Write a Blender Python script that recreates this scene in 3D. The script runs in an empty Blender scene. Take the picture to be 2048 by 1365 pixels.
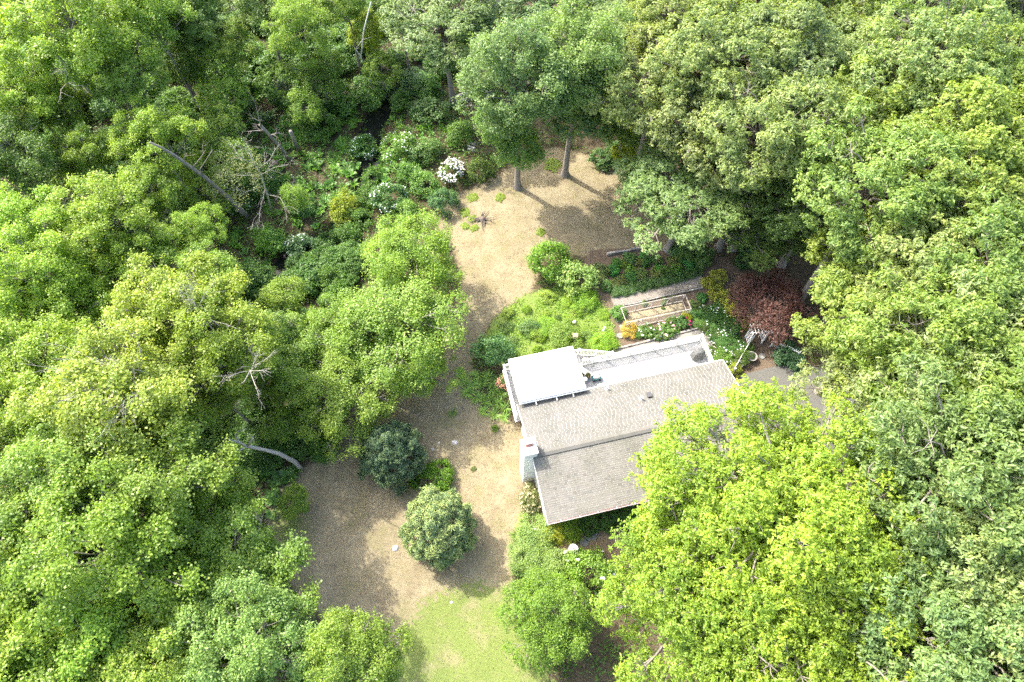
import bpy, math, random
import numpy as np
from mathutils import Vector

# ------------------------------------------------------------------ camera, sky, sun, exposure
S = bpy.context.scene
COL = S.collection
PITCH = math.radians(28.4); CAM_H = 52.0; F = 1365.0
cam = bpy.data.cameras.new('camera'); cam.lens = 24.0; cam.sensor_width = 36.0; cam.clip_end = 3000
camo = bpy.data.objects.new('camera', cam); COL.objects.link(camo)
camo.location = (0, 0, CAM_H); camo.rotation_euler = (PITCH, 0, 0)
S.camera = camo
SUN_EL = math.radians(47); SH = math.radians(-38)          # elevation; direction the shadows fall
w = bpy.data.worlds.new('World'); S.world = w; w.use_nodes = True
nt = w.node_tree; bg = nt.nodes['Background']
sky = nt.nodes.new('ShaderNodeTexSky'); sky.sky_type = 'NISHITA'; sky.sun_disc = False; sky.dust_density = 4.0; sky.ozone_density = .6
sky.sun_elevation = SUN_EL; sky.sun_rotation = math.atan2(-math.cos(SH), -math.sin(SH))
nt.links.new(sky.outputs[0], bg.inputs[0]); bg.inputs[1].default_value = 0.15
sun = bpy.data.lights.new('sun', 'SUN'); sun.energy = 2.05; sun.angle = math.radians(0.55); sun.color = (1, .955, .87)
suno = bpy.data.objects.new('sun', sun); COL.objects.link(suno)
suno.rotation_euler = Vector((math.cos(SUN_EL)*math.cos(SH), math.cos(SUN_EL)*math.sin(SH), -math.sin(SUN_EL))).to_track_quat('-Z', 'Y').to_euler()
S.view_settings.view_transform = 'Standard'; S.view_settings.look = 'None'
S.view_settings.exposure = 2.32; S.view_settings.gamma = 1.0
S.cycles.max_bounces = 4; S.cycles.diffuse_bounces = 3; S.cycles.glossy_bounces = 1; S.cycles.transmission_bounces = 3
S.cycles.use_adaptive_sampling = True; S.cycles.adaptive_threshold = .02; S.cycles.caustics_reflective = False; S.cycles.caustics_refractive = False
S.cycles.use_denoising = False

# ------------------------------------------------------------------ helpers
def P(px, py, z=0.0):
    """the world point at height z that the photograph shows at pixel (px, py) of 2048x1365"""
    dx = (px-1024)/F; dy = -(py-682.5)/F
    d = (dx, dy*math.cos(PITCH)+math.sin(PITCH), dy*math.sin(PITCH)-math.cos(PITCH))
    s = (z-CAM_H)/d[2]
    return Vector((d[0]*s, d[1]*s, z))

def link(o, parent=None):
    COL.objects.link(o)
    if parent is not None: o.parent = parent
    return o
def tag(o, label=None, cat=None, group=None, kind=None):
    if label: o['label'] = label
    if cat: o['category'] = cat
    if group: o['group'] = group
    if kind: o['kind'] = kind
    return o
def empty(name, loc, rz=0.0, label=None, cat=None, group=None):
    o = bpy.data.objects.new(name, None); o.empty_display_size = .2
    o.location = loc; o.rotation_euler = (0, 0, rz); COL.objects.link(o)
    return tag(o, label, cat, group)

class MB:
    """collects boxes, tubes and sheets into one mesh"""
    def __init__(s): s.v = []; s.f = []; s.t = []
    def add(s, vs, fs, tint=.5):
        n = len(s.v); s.v += [tuple(p) for p in vs]; s.f += [tuple(i+n for i in f) for f in fs]; s.t += [tint]*len(fs)
    def box(s, x0, x1, y0, y1, z0, z1, tint=.5):
        s.add([(x0,y0,z0),(x1,y0,z0),(x1,y1,z0),(x0,y1,z0),(x0,y0,z1),(x1,y0,z1),(x1,y1,z1),(x0,y1,z1)],
              [(3,2,1,0),(4,5,6,7),(0,1,5,4),(1,2,6,5),(2,3,7,6),(3,0,4,7)], tint)
    def beam(s, a, b, w, h, tint=.5):
        a = Vector(a); b = Vector(b); d = (b-a).normalized()
        u = d.cross(Vector((0,0,1)))
        if u.length < 1e-3: u = Vector((1,0,0))
        u = u.normalized()*w/2; k = d.cross(u).normalized()*h/2
        s.add([a-u-k,a+u-k,a+u+k,a-u+k,b-u-k,b+u-k,b+u+k,b-u+k],
              [(3,2,1,0),(4,5,6,7),(0,1,5,4),(1,2,6,5),(2,3,7,6),(3,0,4,7)], tint)
    def tube(s, pts, rad, n=6, tint=.5, cap=True):
        pts = [Vector(p) for p in pts]; rings = []
        base = len(s.v)
        for i, p in enumerate(pts):
            d = (pts[min(i+1, len(pts)-1)]-pts[max(i-1, 0)]).normalized()
            u = d.cross(Vector((.31,.95,.05)))
            if u.length < .05: u = d.cross(Vector((1,0,0)))
            u.normalize(); k = d.cross(u)
            r = rad[i] if hasattr(rad, '__len__') else rad
            for j in range(n):
                a = 2*math.pi*j/n
                s.v.append(tuple(p+u*(r*math.cos(a))+k*(r*math.sin(a))))
        for i in range(len(pts)-1):
            for j in range(n):
                a = base+i*n+j; b = base+i*n+(j+1) % n
                s.f.append((a, b, b+n, a+n)); s.t.append(tint)
        if cap:
            s.f.append(tuple(base+(len(pts)-1)*n+j for j in range(n))); s.t.append(tint)
            s.f.append(tuple(base+n-1-j for j in range(n))); s.t.append(tint)
    def lathe(s, prof, n=16, c=(0,0,0), tint=.5):
        base = len(s.v)
        for r, z in prof:
            for j in range(n):
                a = 2*math.pi*j/n; s.v.append((c[0]+r*math.cos(a), c[1]+r*math.sin(a), c[2]+z))
        for i in range(len(prof)-1):
            for j in range(n):
                a = base+i*n+j; b = base+i*n+(j+1) % n
                s.f.append((a, b, b+n, a+n)); s.t.append(tint)
        s.f.append(tuple(base+(len(prof)-1)*n+j for j in range(n))); s.t.append(tint)
        s.f.append(tuple(base+n-1-j for j in range(n))); s.t.append(tint)
    def mesh(s, name, m, smooth=False):
        me = bpy.data.meshes.new(name); me.from_pydata(s.v, [], s.f)
        me.materials.append(m)
        at = me.attributes.new('tint', 'FLOAT', 'FACE'); at.data.foreach_set('value', np.array(s.t, dtype=np.float32))
        if smooth: me.polygons.foreach_set('use_smooth', [True]*len(me.polygons))
        return me
    def obj(s, name, m, parent=None, smooth=False):
        return link(bpy.data.objects.new(name, s.mesh(name, m, smooth)), parent)

def tri_mesh(name, V, T, tint, m):
    """V (n,3), T (k,3) numpy -> mesh, quickly"""
    me = bpy.data.meshes.new(name); nv = len(V); k = len(T)
    me.vertices.add(nv); me.vertices.foreach_set('co', V.astype(np.float32).ravel())
    me.loops.add(k*3); me.loops.foreach_set('vertex_index', T.astype(np.int32).ravel())
    me.polygons.add(k); me.polygons.foreach_set('loop_start', np.arange(0, k*3, 3, dtype=np.int32))
    at = me.attributes.new('tint', 'FLOAT', 'FACE'); at.data.foreach_set('value', tint.astype(np.float32))
    me.materials.append(m); me.update(calc_edges=True)
    return me

# ------------------------------------------------------------------ materials
def mat(name):
    m = bpy.data.materials.new(name); m.use_nodes = True
    n = m.node_tree; b = n.nodes['Principled BSDF']
    return m, n, b
def noise(n, scale, detail=4, rough=.6, vec=None, dim='3D'):
    t = n.nodes.new('ShaderNodeTexNoise'); t.inputs['Scale'].default_value = scale
    t.inputs['Detail'].default_value = detail; t.inputs['Roughness'].default_value = rough
    if vec is not None: n.links.new(vec, t.inputs['Vector'])
    return t.outputs['Fac']
def ramp(n, fac, stops):
    r = n.nodes.new('ShaderNodeValToRGB'); e = r.color_ramp.elements
    while len(e) < len(stops): e.new(.5)
    for q, (p, c) in zip(e, stops): q.position = p; q.color = (*c, 1) if len(c) == 3 else c
    n.links.new(fac, r.inputs[0]); return r.outputs[0]
def mixc(n, fac, a, b, mode='MIX'):
    x = n.nodes.new('ShaderNodeMix'); x.data_type = 'RGBA'; x.blend_type = mode
    for s, v in ((x.inputs[0], fac), (x.inputs[6], a), (x.inputs[7], b)):
        if hasattr(v, 'links'): n.links.new(v, s)
        elif isinstance(v, tuple): s.default_value = (*v, 1) if len(v) == 3 else v
        else: s.default_value = v
    return x.outputs[2]
def mathn(n, op, a, b=0.0, clamp=False):
    x = n.nodes.new('ShaderNodeMath'); x.operation = op; x.use_clamp = clamp
    for i, v in enumerate((a, b)):
        if hasattr(v, 'links'): n.links.new(v, x.inputs[i])
        else: x.inputs[i].default_value = v
    return x.outputs[0]
def attr(n, name):
    a = n.nodes.new('ShaderNodeAttribute'); a.attribute_name = name; return a.outputs['Fac']
def bump(n, b, h, strength=.3, dist=.05):
    x = n.nodes.new('ShaderNodeBump'); x.inputs['Strength'].default_value = strength; x.inputs['Distance'].default_value = dist
    n.links.new(h, x.inputs['Height']); n.links.new(x.outputs[0], b.inputs['Normal'])
def objco(n):
    c = n.nodes.new('ShaderNodeTexCoord'); return c.outputs['Object']

def plain(name, c, rough=.6, var=.12, scale=6, bmp=0.0, metal=0.0, tintvar=.0, spec=.4):
    m, n, b = mat(name); co = objco(n)
    f = noise(n, scale, 5, .65, co)
    lo = tuple(x*(1-var) for x in c); hi = tuple(min(1, x*(1+var)) for x in c)
    col = ramp(n, f, [(.3, lo), (.7, hi)])
    if tintvar:
        t = attr(n, 'tint'); col = mixc(n, t, mixc(n, 1.0, col, (1-tintvar,)*3, 'MULTIPLY'), mixc(n, 1.0, col, (1+tintvar,)*3, 'MULTIPLY'))
    n.links.new(col, b.inputs['Base Color']); b.inputs['Roughness'].default_value = rough
    b.inputs['Metallic'].default_value = metal; b.inputs['Specular IOR Level'].default_value = spec
    if bmp: bump(n, b, noise(n, scale*4, 4, .6, co), bmp, .02)
    return m

def leaf_mat(name, rough=.42, trans=.4, lo=(.70,.80,.85), hi=(1.28,1.2,1.1), spec=.45):
    """leaf: colour of the tree (object colour) varied leaf by leaf, light shining through"""
    m, n, b = mat(name)
    oi = n.nodes.new('ShaderNodeObjectInfo'); t = attr(n, 'tint')
    col = mixc(n, t, mixc(n, 1.0, oi.outputs['Color'], lo, 'MULTIPLY'), mixc(n, 1.0, oi.outputs['Color'], hi, 'MULTIPLY'))
    n.links.new(col, b.inputs['Base Color']); b.inputs['Roughness'].default_value = rough
    b.inputs['Specular IOR Level'].default_value = spec
    tr = n.nodes.new('ShaderNodeBsdfTranslucent')
    n.links.new(mixc(n, 1.0, col, (1.3,1.35,.6), 'MULTIPLY'), tr.inputs['Color'])
    mx = n.nodes.new('ShaderNodeMixShader'); mx.inputs[0].default_value = trans
    n.links.new(b.outputs[0], mx.inputs[1]); n.links.new(tr.outputs[0], mx.inputs[2])
    n.links.new(mx.outputs[0], n.nodes['Material Output'].inputs['Surface'])
    return m
LEAF = leaf_mat('leaf', .42, .45); NEEDLE = leaf_mat('needle', .5, .15, (.6,.7,.8), (1.5,1.3,1.05), .3)
PETAL = plain('petal', (.8,.8,.76), .6, .08, 8); PETAL_PINK = plain('pink_petal', (.75,.42,.45), .6, .25, 20)
PETAL_MAG = plain('magenta_petal', (.7,.05,.22), .6, .2, 20); PETAL_CORAL = plain('coral_petal', (.75,.3,.22), .6, .25, 20)
def bark_mat(name, a, b_):
    m, n, b = mat(name); co = objco(n)
    mp = n.nodes.new('ShaderNodeMapping'); mp.inputs['Scale'].default_value = (9, 9, 1.6); n.links.new(co, mp.inputs[0])
    f = noise(n, 1.6, 6, .7, mp.outputs[0])
    n.links.new(ramp(n, f, [(.32, a), (.68, b_)]), b.inputs['Base Color']); b.inputs['Roughness'].default_value = .85
    bump(n, b, f, .7, .04); return m
BARK = bark_mat('bark', (.13,.11,.09), (.3,.27,.23)); DEADWOOD = bark_mat('dead_wood', (.3,.27,.23), (.52,.48,.42))
BARKDARK = bark_mat('dark_bark', (.07,.055,.045), (.18,.15,.12))

# ------------------------------------------------------------------ foliage meshes (numpy)
def unit(a): return a/np.maximum(np.linalg.norm(a, axis=1, keepdims=True), 1e-6)
def leaf_geo(C, N, Tn, L, asp, fold):
    """folded diamond leaves at C with normal N and long direction Tn"""
    B = unit(np.cross(N, Tn)); Tn = unit(np.cross(B, N)); L = L[:, None]
    base = C-Tn*L*.5; tip = C+Tn*L*.5-N*L*.1; mid = C-Tn*L*.06
    l = mid+B*L*asp*.5+N*L*fold; r = mid-B*L*asp*.5+N*L*fold
    V = np.stack([base, r, tip, l], 1).reshape(-1, 3)
    k = np.arange(len(C))*4
    T = np.stack([np.stack([k, k+1, k+2], 1), np.stack([k, k+2, k+3], 1)], 1).reshape(-1, 3)
    return V, T

def crown(seed, R, Hv, nb, rb, nt, nl, leaf, asp=.55, whorl=True, tr=.2, low=-.35, inner=.5, outer=.84, up=.65, droop=0., cone=0., flat=.75, gap=.14):
    """billows > tufts > leaves; returns leaf centres etc. plus billow centres and some tuft points for the limbs"""
    g = np.random.default_rng(seed)
    i = np.arange(nb)+.5; z = 1-(1-low)*i/nb; ph = i*2.399963+g.uniform(0, 6.28)
    rr = np.sqrt(np.maximum(0, 1-z*z)); D = np.stack([rr*np.cos(ph), rr*np.sin(ph), z], 1)+g.normal(0, .14, (nb, 3)); D = unit(D)
    q = g.uniform(inner, outer, (nb, 1)); env = np.ones((nb, 1))*g.uniform(.82, 1.12, (nb, 1))
    bc = D*q*env*np.array([R, R, Hv])
    if cone: bc[:, :2] *= (1-cone*np.clip((bc[:, 2:3]+Hv*.4)/(Hv*1.4), 0, 1))
    rbs = rb*g.uniform(.7, 1.3, nb)
    cnt = np.maximum(8, (nt*(rbs/rb)**2)).astype(int)
    ib = np.repeat(np.arange(nb), cnt); n = len(ib)
    d = unit(g.normal(0, 1, (n, 3))); od = D[ib]; dot = (d*od).sum(1, keepdims=True)
    d = np.where(dot < -.15, d-2*dot*od, d)
    d = unit(d+np.array([0, 0, .22]))
    tp = bc[ib]+d*rbs[ib][:, None]*np.array([1, 1, flat])*g.uniform(.62, 1.1, (n, 1))
    tp += g.normal(0, rb*.16, (n, 3))
    fq = g.normal(0, 1, (5, 3)); fq = fq/np.linalg.norm(fq, axis=1, keepdims=True)*(2.4/rb); fph = g.uniform(0, 6.28, 5)
    dens = np.sin(tp@fq.T+fph).sum(1); keep = dens > np.quantile(dens, gap); tp = tp[keep]; d = d[keep]; ib = ib[keep]; n = len(tp)
    tp[:, 2] -= droop*np.maximum(0, np.hypot(tp[:, 0], tp[:, 1])/R-.45)*R*.5
    ttint = np.clip(g.normal(.5, .2, n)+(g.normal(0, .12, nb))[ib], 0, 1)
    # leaves
    it = np.repeat(np.arange(n), nl); m = len(it)
    tn = unit(d[it]*.55+np.array([0, 0, up])+g.normal(0, .28, (m, 3)))
    if whorl:
        a = g.uniform(0, 6.283, m); rnd = np.stack([np.cos(a), np.sin(a), g.normal(0, .35, m)], 1)
        tang = unit(rnd-tn*(rnd*tn).sum(1, keepdims=True)*.8)
        L = leaf*g.uniform(.6, 1.25, m)
        C = tp[it]+tang*L[:, None]*.55+g.normal(0, tr*.4, (m, 3))
        tn = unit(tn+tang*.35+g.normal(0, .22, (m, 3)))
    else:
        C = tp[it]+g.normal(0, tr, (m, 3))*np.array([1, 1, .7]); tang = unit(g.normal(0, 1, (m, 3)))
        tn = unit(tn+g.normal(0, .4, (m, 3))); L = leaf*g.uniform(.6, 1.25, m)
    tint = np.clip(ttint[it]+g.normal(0, .16, m), 0, 1)
    V, T = leaf_geo(C, tn, tang, L, asp, g.uniform(.02, .22, (m, 1)))
    return dict(V=V, T=T, tint=np.repeat(tint, 2), bc=bc, tp=tp, ib=ib, g=g)

def tree_meshes(name, seed, zc, trunk_r, bark=None, bend=.5, twigs=4, **kw):
    c = crown(seed, **kw); g = c['g']
    V = c['V']+np.array([0, 0, zc])
    leaves = tri_mesh(name+'_crown', V, c['T'], c['tint'], LEAF)
    b = MB(); top = zc+kw['Hv']*.1
    bx, by = g.normal(0, bend, 2)
    def axis(z): k = z/top; return Vector((bx*math.sin(k*2.6)*.6*k, by*math.sin(k*2.2)*.6*k, z))
    zs = [-.25, .05, .35, .9]+list(np.linspace(2, top, 8))
    b.tube([axis(max(z, 0))+Vector((0,0,z-max(z,0))) for z in zs], [trunk_r*2.1, trunk_r*1.75, trunk_r*1.35, trunk_r*1.1]+list(np.linspace(trunk_r, trunk_r*.25, 8)), 9)
    for i, p in enumerate(c['bc']):
        e = Vector(p)+Vector((0,0,zc)); hr = math.hypot(p[0], p[1])
        s0 = axis(max(zc*.45, min(top*.97-(i % 7)*.25, e.z-hr*.55-.4)))
        m1 = s0.lerp(e, .4)+Vector((g.normal(0,.25), g.normal(0,.25), .25)); m2 = s0.lerp(e, .75)+Vector((g.normal(0,.2), g.normal(0,.2), .2))
        r = trunk_r*.34*(.6+hr/kw['R']*.5)
        b.tube([s0, m1, m2, e], [r, r*.75, r*.5, r*.28], 5, cap=False)
        idx = np.where(c['ib'] == i)[0]
        for j in g.choice(idx, min(twigs, len(idx)), replace=False):
            q = Vector(c['tp'][j])+Vector((0,0,zc)); mm = m2.lerp(q, .55)+Vector((0,0,.1))
            b.tube([m2.lerp(e, .6), mm, q], [r*.3, r*.2, .008], 4, cap=False)
    wood = b.mesh(name+'_trunk', bark or BARK, True)
    return wood, leaves, zc

KIND = {}
for i in range(4):    # oaks of the wood on the right: star-like whorls of longish leaves
    KIND['oak%d' % i] = tree_meshes('oak', 11+i, 13.0, .26, R=4.8, Hv=4.0, nb=78, rb=1.0, nt=52, nl=10, leaf=.24, asp=.42, tr=.12, inner=.5, outer=1.0, flat=.65, gap=.2)
for i in range(4):    # maples of the swamp on the left: airy, rounded leaves in small bunches
    KIND['maple%d' % i] = tree_meshes('maple', 31+i, 11.5, .2, R=4.2, Hv=4.4, nb=70, rb=.85, nt=50, nl=12, leaf=.165, asp=.8, tr=.18, whorl=False, inner=.35, outer=1.05, gap=.22, flat=.65, up=.8, bend=.8, twigs=6)
for i in range(2):    # fine-leaved alders in the middle
    KIND['alder%d' % i] = tree_meshes('alder', 51+i, 6.5, .13, R=3.7, Hv=4.0, nb=80, rb=.8, nt=60, nl=9, leaf=.16, asp=.6, tr=.16, whorl=False, inner=.25, outer=1.12, droop=.2, gap=.3, flat=.6, bend=.4)
for i in range(2):    # the big pin oaks by the house
    KIND['pinoak%d' % i] = tree_meshes('pin_oak', 61+i, 13.0, .36, R=6.6, Hv=4.6, nb=130, rb=1.1, nt=80, nl=10, leaf=.17, asp=.5, tr=.13, inner=.35, outer=1.0, gap=.05, flat=.65, twigs=4)
for i in range(2):    # round-headed lawn trees
    KIND['round%d' % i] = tree_meshes('round', 71+i, 14.3, .3, R=4.3, Hv=4.7, nb=84, rb=1.0, nt=66, nl=9, leaf=.2, asp=.6, tr=.16, whorl=False, inner=.45, outer=1.08, up=.55, low=-.6)
KIND['small0'] = tree_meshes('small', 81, 4.6, .1, R=2.5, Hv=2.6, nb=26, rb=.85, nt=55, nl=8, leaf=.17, asp=.6, tr=.14, whorl=False, inner=.35, outer=.95, up=.7)
KIND['small1'] = tree_meshes('small', 82, 4.2, .1, R=2.6, Hv=2.2, nb=24, rb=.8, nt=55, nl=8, leaf=.2, asp=.5, tr=.1, inner=.35, outer=.95)
KIND['redmaple'] = tree_meshes('red_maple', 91, 2.6, .14, BARKDARK, R=3.6, Hv=1.5, nb=44, rb=1.0, nt=110, nl=8, leaf=.13, asp=.45, tr=.12, inner=.35, outer=.95, flat=.5, low=-.1, droop=.15)
KIND['willow'] = tree_meshes('weeping', 92, 3.2, .12, R=3.1, Hv=2.5, nb=70, rb=.7, nt=62, nl=9, leaf=.15, asp=.45, tr=.2, inner=.4, outer=1.0, droop=.45, low=-.3)

G = {  # leaf colours
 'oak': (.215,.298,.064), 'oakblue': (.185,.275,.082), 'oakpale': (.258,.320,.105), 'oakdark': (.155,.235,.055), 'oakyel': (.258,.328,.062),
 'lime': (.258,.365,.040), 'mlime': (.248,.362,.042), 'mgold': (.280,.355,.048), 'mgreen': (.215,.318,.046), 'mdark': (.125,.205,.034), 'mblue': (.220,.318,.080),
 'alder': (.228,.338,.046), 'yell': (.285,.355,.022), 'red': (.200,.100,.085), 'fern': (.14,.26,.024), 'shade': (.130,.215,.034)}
TR = random.Random(5)
def tree(kind, px, py, colr, label, s=1.0, group=None, lean=0.0, leandir=0.0, dz=1.0, name='tree', base=None, cat='tree'):
    wood, leaves, zc = KIND[kind]
    sz = s*dz*TR.uniform(.94, 1.06)
    p = P(px, py, zc*sz) if base is None else Vector(base)
    rz = TR.uniform(0, 6.28)
    sh = Vector((math.cos(leandir), math.sin(leandir), 0))*lean*zc*sz
    loc = Vector((p.x, p.y, 0)) - (sh if base is None else Vector())
    o = empty(name, loc, 0, label, cat, group)
    sx = s*TR.uniform(.93, 1.07); sy = s*TR.uniform(.93, 1.07)
    col = G[colr] if isinstance(colr, str) else colr
    v = TR.uniform(.9, 1.1)
    for nm, me in (('trunk', wood), ('crown', leaves)):
        c = bpy.data.objects.new(nm, me); c.parent = o; c.scale = (sx, sy, sz); c.rotation_euler = (0, 0, rz)
        if nm == 'crown': c.color = (col[0]*v*TR.uniform(.94,1.06), col[1]*v, col[2]*v*TR.uniform(.85,1.15), 1)
        COL.objects.link(c)
    if lean: o.rotation_euler = Vector((0,0,1)).rotation_difference(Vector((math.cos(leandir)*lean, math.sin(leandir)*lean, 1)).normalized()).to_euler()
    return o

# ------------------------------------------------------------------ ground
def poly(pts): return np.array([[P(x, y).x, P(x, y).y] for x, y in pts])
def sdist(X, Y, pl):
    """signed distance to polygon, positive inside"""
    n = len(pl); d = np.full(X.shape, 1e9); ins = np.zeros(X.shape, bool)
    for i in range(n):
        a = pl[i]; b = pl[(i+1) % n]; e = b-a; l2 = (e*e).sum()
        t = np.clip(((X-a[0])*e[0]+(Y-a[1])*e[1])/l2, 0, 1)
        d = np.minimum(d, np.hypot(X-a[0]-t*e[0], Y-a[1]-t*e[1]))
        c = ((a[1] > Y) != (b[1] > Y)); xx = a[0]+(Y-a[1])*(e[0])/(e[1] if abs(e[1]) > 1e-9 else 1e-9)
        ins ^= (c & (X < xx))
    return np.where(ins, d, -d)
def pline(X, Y, pl):
    d = np.full(X.shape, 1e9)
    for a, b in zip(pl[:-1], pl[1:]):
        e = b-a; t = np.clip(((X-a[0])*e[0]+(Y-a[1])*e[1])/(e*e).sum(), 0, 1)
        d = np.minimum(d, np.hypot(X-a[0]-t*e[0], Y-a[1]-t*e[1]))
    return d
LAWN = poly([(860,440),(905,395),(985,360),(1040,320),(1110,295),(1235,325),(1340,420),(1350,490),(1200,515),(1090,510),(1060,590),(985,640),(945,720),
             (950,800),(1050,860),(1110,960),(1110,1060),(1040,1110),(1010,1200),(1060,1365),(1150,1500),(640,1500),(700,1290),(570,1160),(530,1060),(545,985),(640,915),(720,800),(880,700),(925,560),(905,490)])
GREEN = poly([(700,1500),(790,1290),(850,1200),(940,1165),(1020,1180),(1060,1300),(1200,1500)])
GREEN2 = poly([(540,980),(600,990),(620,1060),(600,1150),(540,1080)])
BED = poly([(1180,500),(1420,490),(1500,560),(1560,680),(1600,720),(1500,790),(1420,700),(1240,720),(1190,640),(1150,560)])
LIMEBED = poly([(985,640),(1050,590),(1150,560),(1215,620),(1240,700),(1150,710),(1010,740),(960,700)])
FRONT = poly([(1090,1050),(1215,1020),(1260,1100),(1160,1170),(1100,1120)])
STREAM = poly([(1010,-30),(940,40),(860,115),(805,175),(757,220),(737,262),(742,305),(735,370),(705,440),(655,487),(580,515),(545,555),(508,605),(470,700),(445,800),(440,890),(380,1000),(300,1100)])
YARD = poly([(960,560),(1200,480),(1460,480),(1720,620),(2100,700),(2100,1400),(1000,1400)])
def grid_axis(lo, hi, step, far):
    a = np.arange(lo, hi+1e-6, step); out = [12, 30, 80, 200, far]
    return np.concatenate([[lo-k for k in out[::-1]], a, [hi+k for k in out]])
gx = grid_axis(-62, 62, .34, 900); gy = grid_axis(-8, 82, .34, 900)
X, Y = np.meshgrid(gx, gy)
def vnoise(X, Y, s, seed):
    g = np.random.default_rng(seed); Z = 0
    for k in range(6):
        a = g.uniform(0, 6.28); f = s*g.uniform(.6, 1.7); Z = Z+np.sin((X*math.cos(a)+Y*math.sin(a))*f+g.uniform(0, 6.28))
    return Z/6
def ground_z(X, Y):
    d = pline(X, Y, STREAM); near = np.clip(1-(d-.7)/1.2, 0, 1); near = near*near*(3-2*near)
    amp = np.clip(np.minimum(sdist(X, Y, LAWN)*-.12, sdist(X, Y, YARD)*-.15), 0, 1)*.28+.02
    return vnoise(X, Y, .35, 3)*amp*.6+vnoise(X, Y, 1.4, 4)*.05-near*.95
Z = ground_z(X, Y)
ny, nx = X.shape
V = np.stack([X.ravel(), Y.ravel(), Z.ravel()], 1)
idx = np.arange(nx*ny).reshape(ny, nx)
a, b_, c, d_ = idx[:-1,:-1].ravel(), idx[:-1,1:].ravel(), idx[1:,1:].ravel(), idx[1:,:-1].ravel()
T = np.concatenate([np.stack([a, b_, c], 1), np.stack([a, c, d_], 1)])
def ground_mat():
    m, n, b = mat('ground'); co = objco(n)
    n1 = noise(n, .55, 5, .6, co); n2 = noise(n, 3.2, 6, .7, co); n3 = noise(n, 14, 5, .75, co); n4 = noise(n, 45, 3, .7, co)
    def mask(name, soft=.55):
        v = mathn(n, 'ADD', attr(n, name), mathn(n, 'MULTIPLY', mathn(n, 'SUBTRACT', n2, .5), soft*2))
        v = mathn(n, 'ADD', v, mathn(n, 'MULTIPLY', mathn(n, 'SUBTRACT', n3, .5), soft))
        return ramp(n, v, [(.4, (0,0,0)), (.6, (1,1,1))])
    soil = mixc(n, n2, (.035,.030,.018), (.085,.068,.04)); soil = mixc(n, ramp(n, n3, [(.45,(0,0,0)),(.65,(1,1,1))]), soil, (.12,.092,.055))
    dry = mixc(n, ramp(n, n1, [(.35,(0,0,0)),(.65,(1,1,1))]), (.27,.23,.143), (.212,.178,.105))
    dry = mixc(n, ramp(n, n2, [(.5,(0,0,0)),(.75,(1,1,1))]), dry, (.175,.13,.082))
    dry = mixc(n, ramp(n, n3, [(.3,(0,0,0)),(.75,(1,1,1))]), mixc(n, 1.0, dry, (.84,.82,.8), 'MULTIPLY'), mixc(n, 1.0, dry, (1.14,1.15,1.17), 'MULTIPLY'))
    gp = mathn(n, 'MULTIPLY', ramp(n, n1, [(.52,(0,0,0)),(.68,(1,1,1))]), ramp(n, n3, [(.45,(0,0,0)),(.6,(1,1,1))]))
    dry = mixc(n, mathn(n, 'MULTIPLY', gp, .8), dry, (.165,.18,.065))
    dry = mixc(n, mathn(n, 'MULTIPLY', ramp(n, noise(n, .9, 4, .7, co), [(.5,(0,0,0)),(.66,(1,1,1))]), .6), dry, (.165,.13,.08))
    green = mixc(n, n2, (.115,.155,.035), (.165,.205,.055)); green = mixc(n, ramp(n, n3, [(.5,(0,0,0)),(.72,(1,1,1))]), green, (.21,.21,.085)); green = mixc(n, ramp(n, n1, [(.5,(0,0,0)),(.64,(.8,.8,.8))]), green, (.22,.2,.1))
    bed = mixc(n, n3, (.085,.064,.044), (.18,.135,.095)); moss = mixc(n, n2, (.15,.15,.06), (.16,.26,.04))
    bed2 = mixc(n, n2, (.17,.12,.075), (.3,.22,.14))
    wet = mixc(n, n2, (.03,.024,.016), (.09,.06,.035))
    col = mixc(n, mask('lawn'), soil, dry); col = mixc(n, mask('green', .9), col, green); col = mixc(n, mask('bed', .3), col, bed)
    col = mixc(n, mask('limebed', .7), col, moss); col = mixc(n, mask('front', .3), col, bed2); col = mixc(n, mask('wet', .3), col, wet)
    col = mixc(n, 1.0, col, mixc(n, n4, (.86,.86,.86), (1.13,1.13,1.13)), 'MULTIPLY')
    n.links.new(col, b.inputs['Base Color']); b.inputs['Roughness'].default_value = .95; b.inputs['Specular IOR Level'].default_value = .1
    bump(n, b, mathn(n, 'ADD', n3, mathn(n, 'MULTIPLY', n4, .5)), .45, .06)
    return m
me = tri_mesh('ground', V, T, np.full(len(T), .5), ground_mat())
def put(name, arr):
    a = me.attributes.new(name, 'FLOAT', 'POINT'); a.data.foreach_set('value', arr.astype(np.float32).ravel())
sd = lambda pl, k: np.clip(.5+sdist(X, Y, pl)*k, 0, 1)
put('lawn', sd(LAWN, .55)); put('green', np.maximum(sd(GREEN, .35), sd(GREEN2, .4)*.8)); put('bed', sd(BED, 1.2)); put('limebed', sd(LIMEBED, .8)); put('front', sd(FRONT, 1.2))
put('wet', np.clip(1.2-pline(X, Y, STREAM)*.35, 0, 1))
me.polygons.foreach_set('use_smooth', [True]*len(me.polygons))
tag(link(bpy.data.objects.new('ground', me)), 'dry tan lawn and brown woodland floor', kind='structure')

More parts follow.
